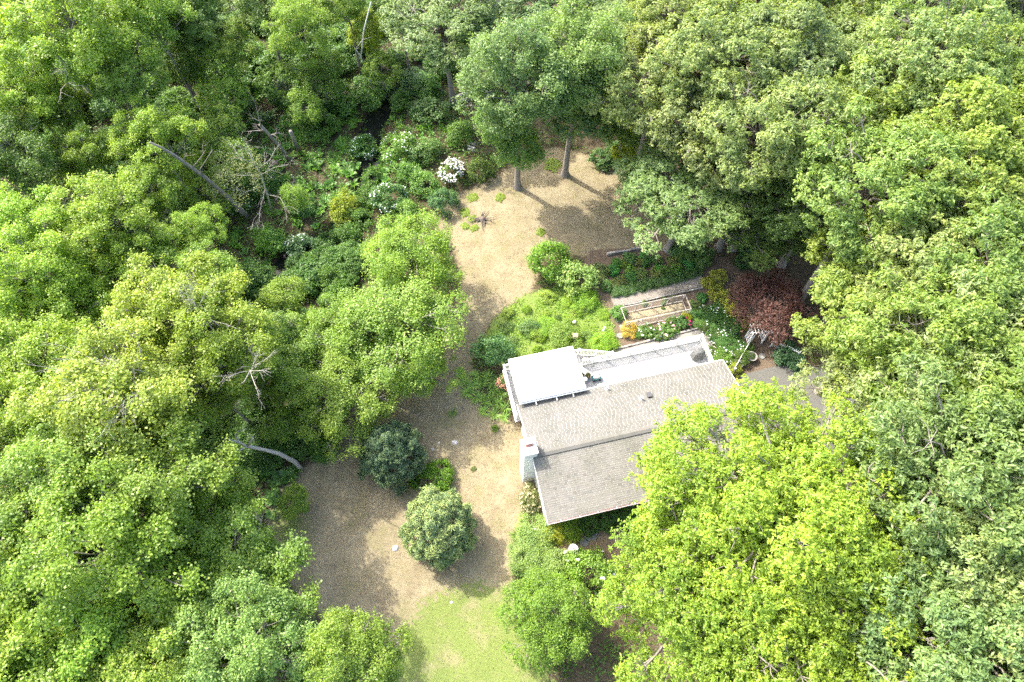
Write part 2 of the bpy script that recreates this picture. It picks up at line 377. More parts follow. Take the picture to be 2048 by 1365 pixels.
# stream
def ribbon(pl, width, z, name, m):
    b = MB(); n = len(pl); vs = []
    for i in range(n):
        t = pl[min(i+1, n-1)]-pl[max(i-1, 0)]; t = t/np.linalg.norm(t); k = np.array([-t[1], t[0]])
        vs += [(*(pl[i]+k*width), z), (*(pl[i]-k*width), z)]
    b.add(vs, [(2*i, 2*i+1, 2*i+3, 2*i+2) for i in range(n-1)]); return b.obj(name, m)
m, n, b = mat('stream_water'); b.inputs['Base Color'].default_value = (.012,.014,.011,1); b.inputs['Roughness'].default_value = .06
bump(n, b, noise(n, 2.5, 3, .5, objco(n)), .08, .05)
b.inputs['Specular IOR Level'].default_value = .2
tag(ribbon(STREAM, 1.5, -.6, 'stream', m), 'dark narrow stream winding through the undergrowth', kind='structure')

# driveway, gravel path, paved strip
def sheet(name, pts, z, m, thick=.0):
    b = MB(); k = len(pts); vs = [(p[0], p[1], z) for p in pts]
    if thick:
        vs += [(p[0], p[1], z-thick) for p in pts]
        b.add(vs, [tuple(range(k))]+[(i+k, (i+1) % k+k, (i+1) % k, i) for i in range(k)])
    else: b.add(vs, [tuple(range(k))])
    return b.obj(name, m)
asph, n, b = mat('asphalt'); co = objco(n)
n.links.new(mixc(n, noise(n, 1.2, 5, .6, co), mixc(n, noise(n, 40, 3, .7, co), (.078,.077,.068), (.11,.108,.096)), (.122,.119,.104)), b.inputs['Base Color']); b.inputs['Roughness'].default_value = .9
bump(n, b, noise(n, 60, 3, .6, co), .4, .01)
grav, n, b = mat('gravel'); co = objco(n)
vt = n.nodes.new('ShaderNodeTexVoronoi'); vt.inputs['Scale'].default_value = 22; n.links.new(co, vt.inputs['Vector'])
n.links.new(mixc(n, noise(n, 2, 5, .6, co), mixc(n, vt.outputs['Color'], (.17,.15,.125), (.33,.30,.26)), (.22,.19,.155)), b.inputs['Base Color']); b.inputs['Roughness'].default_value = .95
bump(n, b, vt.outputs['Distance'], .7, .03)
sheet('driveway', [P(*q)[:2] for q in [(1470,770),(1480,752),(1530,738),(1580,728),(1700,745),(1900,760),(2040,800),(2040,900),(1900,1080),(1860,1300),(1700,1300),(1740,1080),(1600,900),(1490,905)]], .06, asph, .3)['kind'] = 'structure'
sheet('gravel_path', [P(*q)[:2] for q in [(1222,598),(1260,584),(1320,568),(1380,554),(1402,553),(1410,562),(1405,574),(1330,590),(1270,605),(1228,613)]], .06, grav, .3)['kind'] = 'structure'

# ------------------------------------------------------------------ house
WHITE = plain('white_paint', (.78,.78,.75), .5, .05, 3); TRIM = plain('white_trim', (.8,.79,.76), .45, .06, 8)
def siding_mat():
    m, n, b = mat('vinyl_siding'); co = objco(n)
    wv = n.nodes.new('ShaderNodeTexWave'); wv.bands_direction = 'Z'; wv.wave_profile = 'SAW'; wv.inputs['Scale'].default_value = 1.6
    n.links.new(co, wv.inputs['Vector']); n.links.new(mixc(n, noise(n, 2, 4, .6, co), (.72,.73,.7), (.78,.78,.75)), b.inputs['Base Color'])
    bump(n, b, wv.outputs['Fac'], .5, .02); b.inputs['Roughness'].default_value = .5; return m
SIDING = siding_mat()
def shingle_mat():
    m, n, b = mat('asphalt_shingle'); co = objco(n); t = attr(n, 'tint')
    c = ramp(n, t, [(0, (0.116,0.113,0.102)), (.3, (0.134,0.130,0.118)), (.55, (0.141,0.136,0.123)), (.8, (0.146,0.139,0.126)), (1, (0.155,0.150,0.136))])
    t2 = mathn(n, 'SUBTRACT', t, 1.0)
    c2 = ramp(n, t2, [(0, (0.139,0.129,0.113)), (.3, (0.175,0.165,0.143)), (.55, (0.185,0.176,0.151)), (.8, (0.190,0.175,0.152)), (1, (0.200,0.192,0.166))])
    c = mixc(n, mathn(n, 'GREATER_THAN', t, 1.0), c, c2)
    c = mixc(n, ramp(n, noise(n, .5, 5, .65, co), [(.42,(0,0,0)),(.72,(1,1,1))]), c, mixc(n, 1.0, c, (.78,.80,.74), 'MULTIPLY'))
    mp = n.nodes.new('ShaderNodeMapping'); mp.inputs['Scale'].default_value = (2.2, .22, .22); n.links.new(co, mp.inputs[0])
    c = mixc(n, ramp(n, noise(n, 1.2, 4, .6, mp.outputs[0]), [(.5,(0,0,0)),(.75,(.6,.6,.6))]), c, mixc(n, 1.0, c, (.84,.83,.8), 'MULTIPLY'))
    c = mixc(n, 1.0, c, mixc(n, noise(n, 50, 3, .7, co), (.8,.8,.8), (1.2,1.2,1.2)), 'MULTIPLY')
    n.links.new(c, b.inputs['Base Color']); b.inputs['Roughness'].default_value = .95; b.inputs['Specular IOR Level'].default_value = .15
    bump(n, b, noise(n, 90, 2, .6, co), .4, .006); return m
SHINGLE = shingle_mat()
GLASS, n_, b_p = mat('window_glass'); b_p.inputs['Base Color'].default_value = (.03,.04,.05,1); b_p.inputs['Roughness'].default_value = .05
DARKMETAL = plain('dark_metal', (.08,.08,.08), .5, .2, 10); RUST = plain('rusty_brick', (.42,.19,.13), .8, .25, 9); SHEET = plain('galvanised_sheet', (.7,.71,.71), .4, .08, 5)
PINKGUT = plain('weathered_gutter', (.62,.5,.46), .5, .15, 3); PVC = plain('white_pipe', (.75,.74,.7), .4, .05, 5)
HA = math.radians(13.2); HO = P(1035, 810, 4.3); HLOC = (HO.x, HO.y, 0)
ZE, ZR, LEN, DEP = 4.3, 5.6, 16.5, 9.1
house = empty('house', HLOC, HA, 'pale shingle-roofed white house in the middle of the clearing', 'house')
hb = MB(); hb.box(.25, LEN-.25, -DEP+.75, -.45, -.2, ZE+.05)
hb.add([(.25,-DEP+.75,ZE+.04),(.25,-.45,ZE+.04),(.25,-DEP/2,ZR-.12),(LEN-.25,-DEP+.75,ZE+.04),(LEN-.25,-.45,ZE+.04),(LEN-.25,-DEP/2,ZR-.12)],
       [(1,0,2),(3,4,5),(0,3,5,2),(4,1,2,5)])
hb.obj('wall', SIDING, house)
fb = MB(); fb.box(.22, LEN-.22, -DEP+.72, -.42, -.25, .45); fb.obj('foundation', plain('concrete', (.38,.37,.35), .9, .15, 3, .3), house)
sl = math.hypot(DEP/2, ZR-ZE)
def slope(south):
    """roof slope: point for (along, up the slope, proud)"""
    def f(x, s, h):
        k = s/sl; y = -k*DEP/2; z = ZE+k*(ZR-ZE); ny_, nz_ = (ZR-ZE)/sl, (DEP/2)/sl
        y += h*ny_; z += h*nz_
        return (x, y if not south else -DEP-y, z)
    return f
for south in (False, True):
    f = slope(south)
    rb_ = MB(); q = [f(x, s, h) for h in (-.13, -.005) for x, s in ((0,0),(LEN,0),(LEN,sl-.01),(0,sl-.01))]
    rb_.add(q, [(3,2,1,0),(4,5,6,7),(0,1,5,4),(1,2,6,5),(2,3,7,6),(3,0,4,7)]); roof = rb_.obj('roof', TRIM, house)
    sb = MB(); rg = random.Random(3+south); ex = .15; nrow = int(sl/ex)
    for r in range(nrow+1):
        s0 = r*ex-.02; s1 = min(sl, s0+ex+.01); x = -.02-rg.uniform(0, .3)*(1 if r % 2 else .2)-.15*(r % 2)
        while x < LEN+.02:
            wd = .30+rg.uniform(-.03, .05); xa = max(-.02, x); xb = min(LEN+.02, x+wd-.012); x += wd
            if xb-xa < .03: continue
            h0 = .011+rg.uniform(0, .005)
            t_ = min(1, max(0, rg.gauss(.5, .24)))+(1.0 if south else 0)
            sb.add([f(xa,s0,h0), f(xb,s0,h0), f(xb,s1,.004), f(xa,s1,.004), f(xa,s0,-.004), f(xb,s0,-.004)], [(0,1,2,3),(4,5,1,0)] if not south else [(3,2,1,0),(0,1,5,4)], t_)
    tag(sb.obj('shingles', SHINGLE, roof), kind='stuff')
    for x0, x1 in ((-.05, -.021), (LEN+.021, LEN+.05)):
        rk = MB(); q = [f(x, s, h) for h in (-.2, .03) for x, s in ((x0,-.03),(x1,-.03),(x1,sl),(x0,sl))]
        rk.add(q, [(3,2,1,0),(4,5,6,7),(0,1,5,4),(1,2,6,5),(2,3,7,6),(3,0,4,7)]); rk.obj('rake_board', TRIM, roof)
rc = MB()   # ridge vent: a raised strip of cap shingles
for i in range(55):
    x0 = .05+i*.3; x1 = min(LEN-.02, x0+.31); zt = ZR+.1; tt = random.Random(i).uniform(.35, .95)
    rc.add([(x0,-DEP/2,zt),(x1,-DEP/2,zt-.006),(x1,-DEP/2-.23,zt-.085),(x0,-DEP/2-.23,zt-.079),(x0,-DEP/2-.23,zt-.15),(x1,-DEP/2-.23,zt-.156)], [(3,2,1,0),(4,5,2,3)], tt)
    rc.add([(x0,-DEP/2,zt),(x1,-DEP/2,zt-.006),(x1,-DEP/2+.23,zt-.085),(x0,-DEP/2+.23,zt-.079),(x0,-DEP/2+.23,zt-.15),(x1,-DEP/2+.23,zt-.156)], [(0,1,2,3),(3,2,5,4)], tt)
rc.obj('ridge_vent', SHINGLE, house)
gt = MB()
for y0, s in ((-DEP-.01, -1),):
    gt.box(-.02, LEN+.02, y0-.13, y0-.115, ZE-.14, ZE-.015); gt.box(-.02, LEN+.02, y0-.115, y0, ZE-.14, ZE-.125); gt.box(-.02, LEN+.02, y0-.012, y0, ZE-.125, ZE-.03)
gut = gt.obj('gutter', PINKGUT, house)
for i in range(12):
    hgr = MB(); xx = .9+i*1.35; hgr.box(xx, xx+.05, -DEP-.124, -DEP+.1, ZE-.03, ZE-.004); hgr.obj('gutter_hanger', TRIM, gut)
ng = MB(); ng.box(5.3, LEN, .01, .11, ZE-.14, ZE-.04); ng.obj('fascia_gutter', TRIM, house)
ds = MB(); ds.tube([(.02,-DEP+.2,ZE-.1),(.02,-DEP+.5,ZE-.4),(.14,-DEP+.55,ZE-.7),(.14,-DEP+.55,.35),(-.25,-DEP+.6,.15),(-1.0,-DEP+.75,.08)], .045, 6); ds.obj('downspout', PVC, house)
def window(x, y, z, wd, h, axis):
    fr = MB(); g = MB()
    if axis == 'x':
        s = -1 if x < 5 else 1
        fr.box(x-.05, x+.05, y-wd/2, y-wd/2+.08, z, z+h); fr.box(x-.05, x+.05, y+wd/2-.08, y+wd/2, z, z+h)
        fr.box(x-.05, x+.05, y-wd/2+.08, y+wd/2-.08, z, z+.08); fr.box(x-.05, x+.05, y-wd/2+.08, y+wd/2-.08, z+h-.08, z+h); fr.box(x-.045, x+.045, y-wd/2+.08, y+wd/2-.08, z+h/2-.03, z+h/2+.03)
        g.box(x-.03, x+.03, y-wd/2+.07, y+wd/2-.07, z+.07, z+h-.07)
    else:
        fr.box(x-wd/2, x-wd/2+.08, y-.05, y+.05, z, z+h); fr.box(x+wd/2-.08, x+wd/2, y-.05, y+.05, z, z+h)
        fr.box(x-wd/2+.08, x+wd/2-.08, y-.05, y+.05, z, z+.08); fr.box(x-wd/2+.08, x+wd/2-.08, y-.05, y+.05, z+h-.08, z+h); fr.box(x-wd/2+.08, x+wd/2-.08, y-.045, y+.045, z+h/2-.03, z+h/2+.03)
        g.box(x-wd/2+.07, x+wd/2-.07, y-.03, y+.03, z+.07, z+h-.07)
    o = fr.obj('window', TRIM, house); g.obj('pane', GLASS, o)
for y in (-2.2, -6.6): window(.25, y, 2.7, 1.1, 1.2, 'x')
window(LEN-.25, -3, 2.7, 1.1, 1.2, 'x')
for x in (2.4, 5.2, 11.5, 14.2): window(x, -DEP+.75, 2.7, 1.3, 1.2, 'y')
for x in (2.5, 7.5, 13): window(x, -.45, 2.2, 1.7, 1.9, 'y')
dr = MB(); dr.box(7.9, 8.9, -DEP+.68, -DEP+.8, .5, 2.6); dd = dr.obj('door', plain('red_door', (.3,.07,.05), .5), house); kb = MB(); kb.box(8.0, 8.06, -DEP+.63, -DEP+.68, 1.4, 1.5); kb.obj('handle', DARKMETAL, dd)
# chimney: sided chase with a sheet-metal top, rusty flue and cap
ch = MB(); ch.box(-.66, .3, -4.72, -3.62, 0, 6.45); chim = ch.obj('chimney', SIDING, house)
cc = MB(); cc.box(-.72, .36, -4.78, -3.56, 6.45, 6.53); cc.obj('chimney_cap', SHEET, chim)
c1 = MB(); c1.box(-.42, .1, -4.18, -3.72, 6.53, 6.68); c1.obj('flue', RUST, chim)
c2 = MB(); c2.add([(-.5,-4.12,6.86),(.2,-4.12,6.86),(.2,-3.66,6.86),(-.5,-3.66,6.86),(-.15,-3.89,7.04)], [(0,1,4),(1,2,4),(2,3,4),(3,0,4),(3,2,1,0)]); c2.obj('flue_hood', SHEET, chim)
for x, y in ((-.6,-4.6),(-.6,-3.7),(.24,-3.7),(.24,-4.6)):
    p = MB(); p.box(x-.04, x+.04, y-.04, y+.04, 6.53, 6.62); p.obj('corner_brick', RUST, chim)
c3 = MB(); c3.box(-.3, 0, -4.62, -4.3, 6.53, 6.64); c3.obj('flue_tile', SHEET, chim)
for x, s in ((6.95, .35), (9.1, 1.95)):
    f = slope(False); p = f(x, s, 0); v = MB(); v.lathe([(.16,-.02),(.15,.02),(.075,.06),(.07,.42),(.055,.42),(.05,.2)], 12, p); v.obj('vent_pipe', PVC, house)
p = slope(False)(9.75, 1.8, 0); v = MB(); v.box(p[0]-.16, p[0]+.16, p[1]-.16, p[1]+.16, p[2]-.08, p[2]+.2); v.box(p[0]-.19, p[0]+.19, p[1]-.19, p[1]+.19, p[2]+.2, p[2]+.23); v.obj('box_vent', DARKMETAL, house)

# ------------------------------------------------------------------ deck
deckm = plain('deck_board', (.36,.355,.34), .6, .06, 2, tintvar=.05)
ZD = 2.0
deck = empty('deck', HLOC, HA, 'raised pale grey deck along the back of the house', 'deck')
y = -.42; rg = random.Random(9)
while y < 4.2:
    b = MB(); x0, x1 = (-.2, 6.2) if y > 3.1 else (-.2, 16.4)
    b.box(x0, x1, y, y+.138, ZD-.03, ZD, rg.random()); b.obj('deck_board', deckm, deck); y += .146
b = MB(); b.box(5.55, 5.62, -.4, 4.2, ZD+.001, ZD+.006); b.box(5.72, 5.79, -.4, 4.2, ZD+.001, ZD+.006); b.obj('seam_strip', plain('deck_seam', (.5,.49,.46), .6), deck)
for x0, x1, y0, y1 in ((-.2,16.4,3.16,3.2),(-.2,6.2,4.18,4.22),(16.38,16.42,-.4,3.16),(-.24,-.2,-.4,4.2)):
    b = MB(); b.box(x0, x1, y0, y1, ZD-.28, ZD-.032); b.obj('rim_joist', WHITE, deck)
for x in (0, 3, 6, 9.4, 12.8, 16.2):
    for y in ((3.05,) if x > 6.1 else (4.05,)):
        b = MB(); b.box(x-.07, x+.07, y-.07, y+.07, -.2, ZD-.05); b.obj('support_post', WHITE, deck)
bal = MB(); bal.box(-.027, .027, -.022, .022, .09, .93); BAL = bal.mesh('baluster', WHITE)
pst = MB(); pst.box(-.055,.055,-.055,.055,0,1.02); pst.box(-.075,.075,-.075,.075,1.02,1.05); PST = pst.mesh('rail_post', WHITE)
def rail(a, b, parent, posts=(), z0=ZD):
    a = Vector(a); b = Vector(b); d = b-a; L = math.hypot(d.x, d.y); sl_ = d.z
    for zz, ww, hh, nm in ((.96,.1,.05,'top_rail'), (.1,.05,.06,'bottom_rail')):
        m_ = MB(); m_.beam(a+Vector((0,0,zz)), b+Vector((0,0,zz)), ww, hh); m_.obj(nm, WHITE, parent)
    k = int(L/.125)
    for i in range(1, k):
        o = bpy.data.objects.new('baluster', BAL); o.location = a+d*(i/k); link(o, parent)
    for t in posts:
        o = bpy.data.objects.new('rail_post', PST); o.location = a+d*t; link(o, parent)
rail((6.2,3.12,ZD), (16.33,3.12,ZD), deck, (0,.2,.4,.6,.8,1)); rail((16.33,3.12,ZD), (16.33,-.3,ZD), deck, (.98,))
rail((-.13,4.13,ZD), (-.13,-.2,ZD), deck, (0,.5,1)); rail((-.13,4.13,ZD), (6.15,4.13,ZD), deck, (.25,.5,.75,1))
stairs = empty('deck_stairs', HLOC, HA, 'white wooden stairs going down from the deck to the garden', 'stairs')
nst = 11
for i in range(1, nst):
    b = MB(); zt = ZD-i*ZD/nst; x0 = 6.2+(i-1)*.3; b.box(x0, x0+.21, 3.32, 4.15, zt-.04, zt); b.obj('tread', deckm, stairs)
for y in (3.3, 4.17):
    b = MB(); b.beam((6.2,y,ZD-.25), (9.3,y,-.02), .04, .26); b.obj('stringer', WHITE, stairs)
rail((6.2,4.17,ZD-.1), (9.25,4.17,.08), stairs, (.5,.99)); rail((6.3,3.3,ZD-.1), (9.25,3.3,.08), stairs, (.99,))

cover = empty('patio_cover', HLOC, HA, 'flat white ribbed metal patio roof over the west end of the deck', 'patio cover')
cm = plain('white_metal_panel', (.82,.82,.8), .35, .03, 2)
cx0, cx1, cy0, cy1, cz0, cz1 = .18, 5.24, 0.0, 3.62, 4.84, 4.68
npn = 16; pw = (cx1-cx0)/npn
for i in range(npn):
    x0 = cx0+i*pw; b = MB()
    prof = [(0,0),(.02,.045),(.05,.045),(.07,.0),(pw-.004,0)]
    for k in range(len(prof)-1):
        (xa, za), (xb, zb) = prof[k], prof[k+1]
        b.add([(x0+xa,cy0,cz0+za),(x0+xb,cy0,cz0+zb),(x0+xb,cy1,cz1+zb),(x0+xa,cy1,cz1+za)], [(0,1,2,3)])
    b.add([(x0,cy0,cz0-.06),(x0+pw-.004,cy0,cz0-.06),(x0+pw-.004,cy1,cz1-.06),(x0,cy1,cz1-.06),(x0,cy0,cz0),(x0+pw-.004,cy0,cz0),(x0+pw-.004,cy1,cz1),(x0,cy1,cz1)], [(3,2,1,0),(0,1,5,4),(2,3,7,6)])
    b.obj('roof_panel', cm, cover)
for a_, b__ in (((cx0-.03,cy0,cz0-.03),(cx0-.03,cy1,cz1-.03)), ((cx1+.03,cy0,cz0-.03),(cx1+.03,cy1,cz1-.03)), ((cx0-.06,cy1+.04,cz1-.03),(cx1+.06,cy1+.04,cz1-.03)), ((cx0-.06,cy0-.05,cz0-.03),(cx1+.06,cy0-.05,cz0-.03))):
    b = MB(); b.beam(a_, b__, .08, .16); b.obj('edge_beam', WHITE, cover)
for x in (.3, 2.7, 5.1):
    b = MB(); b.box(x-.06, x+.06, 3.4, 3.52, ZD+.001, cz1-.07); b.obj('post', WHITE, cover)
for x in (1.35, 2.95, 4.25):
    b = MB(); b.beam((x,.1,cz0-.05), (x+.03,-.42,ZE+.22), .07, .07); b.obj('roof_strut', WHITE, cover)
# gutter of the cover along the house side with a drip edge
b = MB(); b.box(cx0-.06, cx1+.25, -.2, -.1, cz0-.2, cz0-.1); b.obj('gutter', TRIM, cover)

def hloc(u, y, z): return Vector((HLOC[0]+u*math.cos(HA)-y*math.sin(HA), HLOC[1]+u*math.sin(HA)+y*math.cos(HA), z))
# covered grill: draped grey cloth over a hooded box
gr = MB(); g = random.Random(2)
prof = [(.62,.40,.02),(.60,.38,.45),(.55,.36,.8),(.50,.34,.92),(.34,.26,1.12),(.12,.1,1.17)]; ns = 20; base = len(gr.v)
for wx, wy, z in prof:
    for j in range(ns):
        a = 2*math.pi*j/ns; cx_, sy_ = math.cos(a), math.sin(a); k = 1/max(abs(cx_), abs(sy_))**.8*(1+g.uniform(-.035,.035)); gr.v.append((wx*cx_*k, wy*sy_*k, z+g.uniform(-.02,.02)*(z > .1)))
for i in range(len(prof)-1):
    for j in range(ns):
        a = i*ns+j; b2 = i*ns+(j+1) % ns; gr.f.append((a, b2, b2+ns, a+ns)); gr.t.append(.5)
gr.f.append(tuple((len(prof)-1)*ns+j for j in range(ns))); gr.t.append(.5)
o = gr.obj('covered_grill', plain('grey_cover_cloth', (.11,.112,.108), .8, .15, 4, .3)); o.location = hloc(15.6, 1.75, ZD); o.rotation_euler = (0,0,HA); o.scale = (.85,.95,1)
tag(o, 'grill under a grey cloth cover at the east end of the deck', 'grill')

# ------------------------------------------------------------------ pots and small things on the deck
def pot(u, y, label, r=.2, h=.3, c=(.32,.2,.14), plantc=(.09,.13,.03)):
    o = empty('potted_plant', hloc(u, y, ZD+.002), HA, label, 'plant pot')
    b = MB(); b.lathe([(r*.7,0),(r,h),(r*1.08,h),(r*1.08,h+.04),(r*.9,h+.04),(r*.85,h-.03)], 14); b.obj('pot', plain('pot_clay', c, .8, .15, 8), o)
    cc_ = crown(int(u*100), r*1.1, r*.8, 7, r*.5, 14, 5, .07, .5, True, .03)
    me = tri_mesh('foliage', cc_['V']+np.array([0,0,h+r*.55]), cc_['T'], cc_['tint'], LEAF); q = link(bpy.data.objects.new('foliage', me), o); q.color = (*plantc, 1)
pot(5.85, 2.15, 'leafy potted plant on the deck nearest the white patio roof', .19, .32, (.3,.3,.28), (.10,.12,.03))
pot(6.3, 2.0, 'terracotta flower pot on the deck beside the stair post', .2, .28, (.36,.2,.13), (.08,.12,.03))
o = empty('side_table', hloc(6.0, 1.72, ZD), HA, 'small round white table between the deck pots', 'table')
b = MB(); b.lathe([(.19,.40),(.2,.41),(.2,.44),(.18,.45)], 18); b.obj('tabletop', WHITE, o)
for k in range(3):
    b = MB(); a = k*2.09; b.tube([(.14*math.cos(a),.14*math.sin(a),.4),(.17*math.cos(a),.17*math.sin(a),0.002)], .014, 6); b.obj('leg', WHITE, o)
o = empty('garden_cart', hloc(6.95, 1.7, ZD), HA, 'teal wheeled cart carrying a pale sack on the deck', 'cart')
TEAL = plain('teal_plastic', (.05,.17,.19), .5, .1, 6)
b = MB(); b.box(-.36,.36,-.2,.2,.16,.2); b.box(-.36,.36,-.2,-.17,.2,.36); b.box(-.36,.36,.17,.2,.2,.36); b.box(-.36,-.33,-.17,.17,.2,.36); b.box(.33,.36,-.17,.17,.2,.36); b.obj('tub', TEAL, o)
for sx_ in (-1, 1):
    for sy_ in (-1, 1):
        b = MB(); b.tube([(sx_*.25, sy_*.2, .102), (sx_*.25, sy_*.26, .102)], .1, 14); b.obj('wheel', DARKMETAL, o)
b = MB(); b.lathe([(.05,.0),(.2,.03),(.24,.14),(.2,.24),(.06,.28)], 14, (0.03,0,.2)); q = b.obj('sack', plain('pale_sack', (.6,.57,.52), .8, .12, 6), o, True); q.scale = (1.25,.72,1)

# paved strip with stone edging beside the deck
def hl2(u, y): p = hloc(u, y, 0); return (p.x, p.y)
pave = plain('pale_concrete', (.25,.235,.2), .9, .18, 1.2, .4)
sheet('paved_strip', [hl2(*q) for q in ((9.5,3.3),(9.5,4.75),(18.0,5.1),(17.75,2.0),(16.6,2.0),(16.6,3.3))], .07, pave, .3)['kind'] = 'structure'
STONE = plain('grey_stone', (.26,.245,.22), .9, .22, 5, .5, tintvar=.25)
def edging(pts, name, label, w=.16, h=.2, step=.33, z=0.0, seed=1):
    root = empty(name, (0,0,0), 0, label, 'stone edging'); g = random.Random(seed)
    for (x0, y0), (x1, y1) in zip(pts[:-1], pts[1:]):
        L = math.hypot(x1-x0, y1-y0); k = max(1, int(L/step))
        for i in range(k):
            a = (i+.04)/k; c_ = (i+.94)/k; b = MB(); hh = h*g.uniform(.8, 1.15)
            b.beam((x0+(x1-x0)*a, y0+(y1-y0)*a, z+hh/2-.05), (x0+(x1-x0)*c_, y0+(y1-y0)*c_, z+hh/2-.05+g.uniform(-.01,.01)), w*g.uniform(.8,1.15), hh+.1, g.random()); b.obj('stone', STONE, root)
edging([hl2(9.6,4.83),hl2(18.1,5.18),hl2(17.85,2.0)], 'stone_edging', 'grey stone edging along the paved strip beside the deck', seed=2)
edging([tuple(P(*q)[:2]) for q in ((1226,616),(1270,608),(1330,593),(1406,577))], 'stone_edging', 'stone edging on the house side of the gravel path', .14, .16, .3, seed=3)
edging([tuple(P(*q)[:2]) for q in ((1222,596),(1260,582),(1320,566),(1380,552),(1404,550))], 'stone_edging', 'stone edging on the far side of the gravel path', .12, .14, .3, seed=4)
edging([tuple(P(*q)[:2]) for q in ((1213,511),(1250,505),(1290,497),(1312,490))], 'low_garden_wall', 'low stone kerb between the tan lawn and the upper garden bed', .2, .32, .42, seed=5)

# ------------------------------------------------------------------ caged vegetable bed, arbor, fences, planter
WOODG = plain('weathered_wood', (.36,.33,.29), .85, .2, 6, .3)
cA, cB = hloc(11.2, 6.6, 0), hloc(17.2, 8.1, 0)
cage = empty('vegetable_cage', hloc(11.2, 6.6, 0), HA, 'grey wooden frame cage over the straw-covered vegetable bed', 'garden cage')
CL, CW, CH = 5.9, 1.5, 1.15
for i in range(5):
    for y in (0, CW):
        b = MB(); x = CL*i/4; b.box(x-.03, x+.03, y-.03, y+.03, -.2, CH); b.obj('post', WOODG, cage)
for y in (0, CW):
    for z in (.12, CH+.03):
        b = MB(); b.beam((-.03,y,z), (CL+.03,y,z), .06, .06); b.obj('rail', WOODG, cage)
for x in (0, CL):
    for z in (.12, CH+.03):
        b = MB(); b.beam((x,.033,z), (x,CW-.033,z), .05, .05); b.obj('rail', WOODG, cage)
for (x0, x1, y) in ((0,.6,0),(CL,CL-.6,0),(2.6,2.95,CW),(CL-1.6,CL-1.2,CW)):
    b = MB(); b.beam((x0,y,CH*.45), (x1,y,CH), .04, .04); b.obj('brace', WOODG, cage)
wm = MB()
for y in (0, CW):
    for i in range(1, 40): wm.beam((CL*i/40,y,.15), (CL*i/40,y,CH), .006, .006)
    for k in range(1, 7): wm.beam((0,y,.15+k*.14), (CL,y,.15+k*.14), .006, .006)
tag(wm.obj('wire_netting', plain('wire', (.4,.4,.4), .5, .1, 5, 0, .6), cage), kind='stuff')
st_v = MB(); g = random.Random(4)
for k in range(900):
    x = g.uniform(.15, CL-.15); y = min(CW-.1, max(.5, g.gauss(.95, .25))); a = g.uniform(0, 3.14); l = .14; z = .05+g.uniform(0, .09)
    st_v.add([(x-l*math.cos(a),y-l*math.sin(a),z),(x+l*math.cos(a),y+l*math.sin(a),z+.02),(x+l*math.cos(a)+.02,y+l*math.sin(a)+.02,z+.02)], [(0,1,2)], g.random())
b = MB(); b.add([(.1,.45,.02),(CL-.1,.5,.02),(CL-.1,CW-.1,.02),(.1,CW-.1,.02),(.4,.75,.09),(CL-.4,.75,.1),(CL-.4,CW-.35,.1),(.4,CW-.35,.09)], [(4,5,6,7),(0,1,5,4),(1,2,6,5),(2,3,7,6),(3,0,4,7)])
STRAW = plain('straw', (.36,.3,.19), .9, .2, 12, .5, tintvar=.2)
q = b.obj('straw_bed', STRAW, cage); tag(st_v.obj('straw', STRAW, q), kind='stuff')

def slat_fence(name, a, b, h, label, n=None, rails=(.25,.8), wd=.07):
    a = Vector((a.x, a.y, 0)); b = Vector((b.x, b.y, 0)); d = b-a; L = d.length; n = n or int(L/.16)
    root = empty(name, a, math.atan2(d.y, d.x), label, 'fence')
    for i in range(n+1):
        m_ = MB(); x = L*i/n; m_.box(x-wd/2, x+wd/2, -.012, .012, .06, h*(1+.0*i)); m_.obj('slat', WHITE, root)
    for k in rails:
        m_ = MB(); m_.box(-.05, L+.05, -.05, -.013, h*k-.04, h*k+.04); m_.obj('rail', WHITE, root)
    for x in (0, L):
        m_ = MB(); m_.box(x-.05, x+.05, -.15, -.051, -.2, h+.08); m_.obj('post', WHITE, root)
    return root
slat_fence('picket_fence', P(1462,747), P(1499,683), 1.0, 'white picket fence running from the house corner to the arbor')
slat_fence('picket_fence', P(1541,692), P(1592,714), 1.0, 'white picket fence beyond the arbor, under the red maple')
ar = P(1493, 690); aa = math.atan2(P(1541,692).y-P(1499,683).y, P(1541,692).x-P(1499,683).x)
arb = empty('garden_arbor', (ar.x, ar.y, 0), aa+.35, 'white slatted garden arbor at the end of the golden hedge', 'arbor')
AW, AD, AH = 1.3, .65, 2.1
for x in (0, AW):
    for y in (0, AD):
        b = MB(); b.box(x-.045, x+.045, y-.045, y+.045, -.2, AH); b.obj('post', WHITE, arb)
    for k in range(7):
        b = MB(); z = .3+k*.27; b.box(x-.02, x+.02, .046, AD-.046, z, z+.05); b.obj('side_slat', WHITE, arb)
for y in (0, AD):
    b = MB(); b.beam((-.25,y,AH+.04), (AW+.25,y,AH+.04), .05, .1); b.obj('beam', WHITE, arb)
for k in range(7):
    b = MB(); x = -.15+k*(AW+.3)/6; b.box(x-.02, x+.02, -.2, AD+.2, AH+.095, AH+.16); b.obj('top_slat', WHITE, arb)
pl = P(1503, 714, .4); o = empty('stone_planter', (pl.x, pl.y, 0), 0, 'round stone planter beside the white picket fence', 'planter')
b = MB(); b.lathe([(.3,0),(.32,.08),(.24,.16),(.4,.42),(.46,.5),(.46,.54),(.38,.54),(.34,.4)], 20); b.obj('bowl', STONE, o)
cc_ = crown(77, .26, .14, 7, .1, 14, 5, .07, .5, True, .03); q = link(bpy.data.objects.new('foliage', tri_mesh('foliage', cc_['V']+np.array([0,0,.5]), cc_['T'], cc_['tint'], LEAF)), o); q.color = (.08,.14,.03,1)
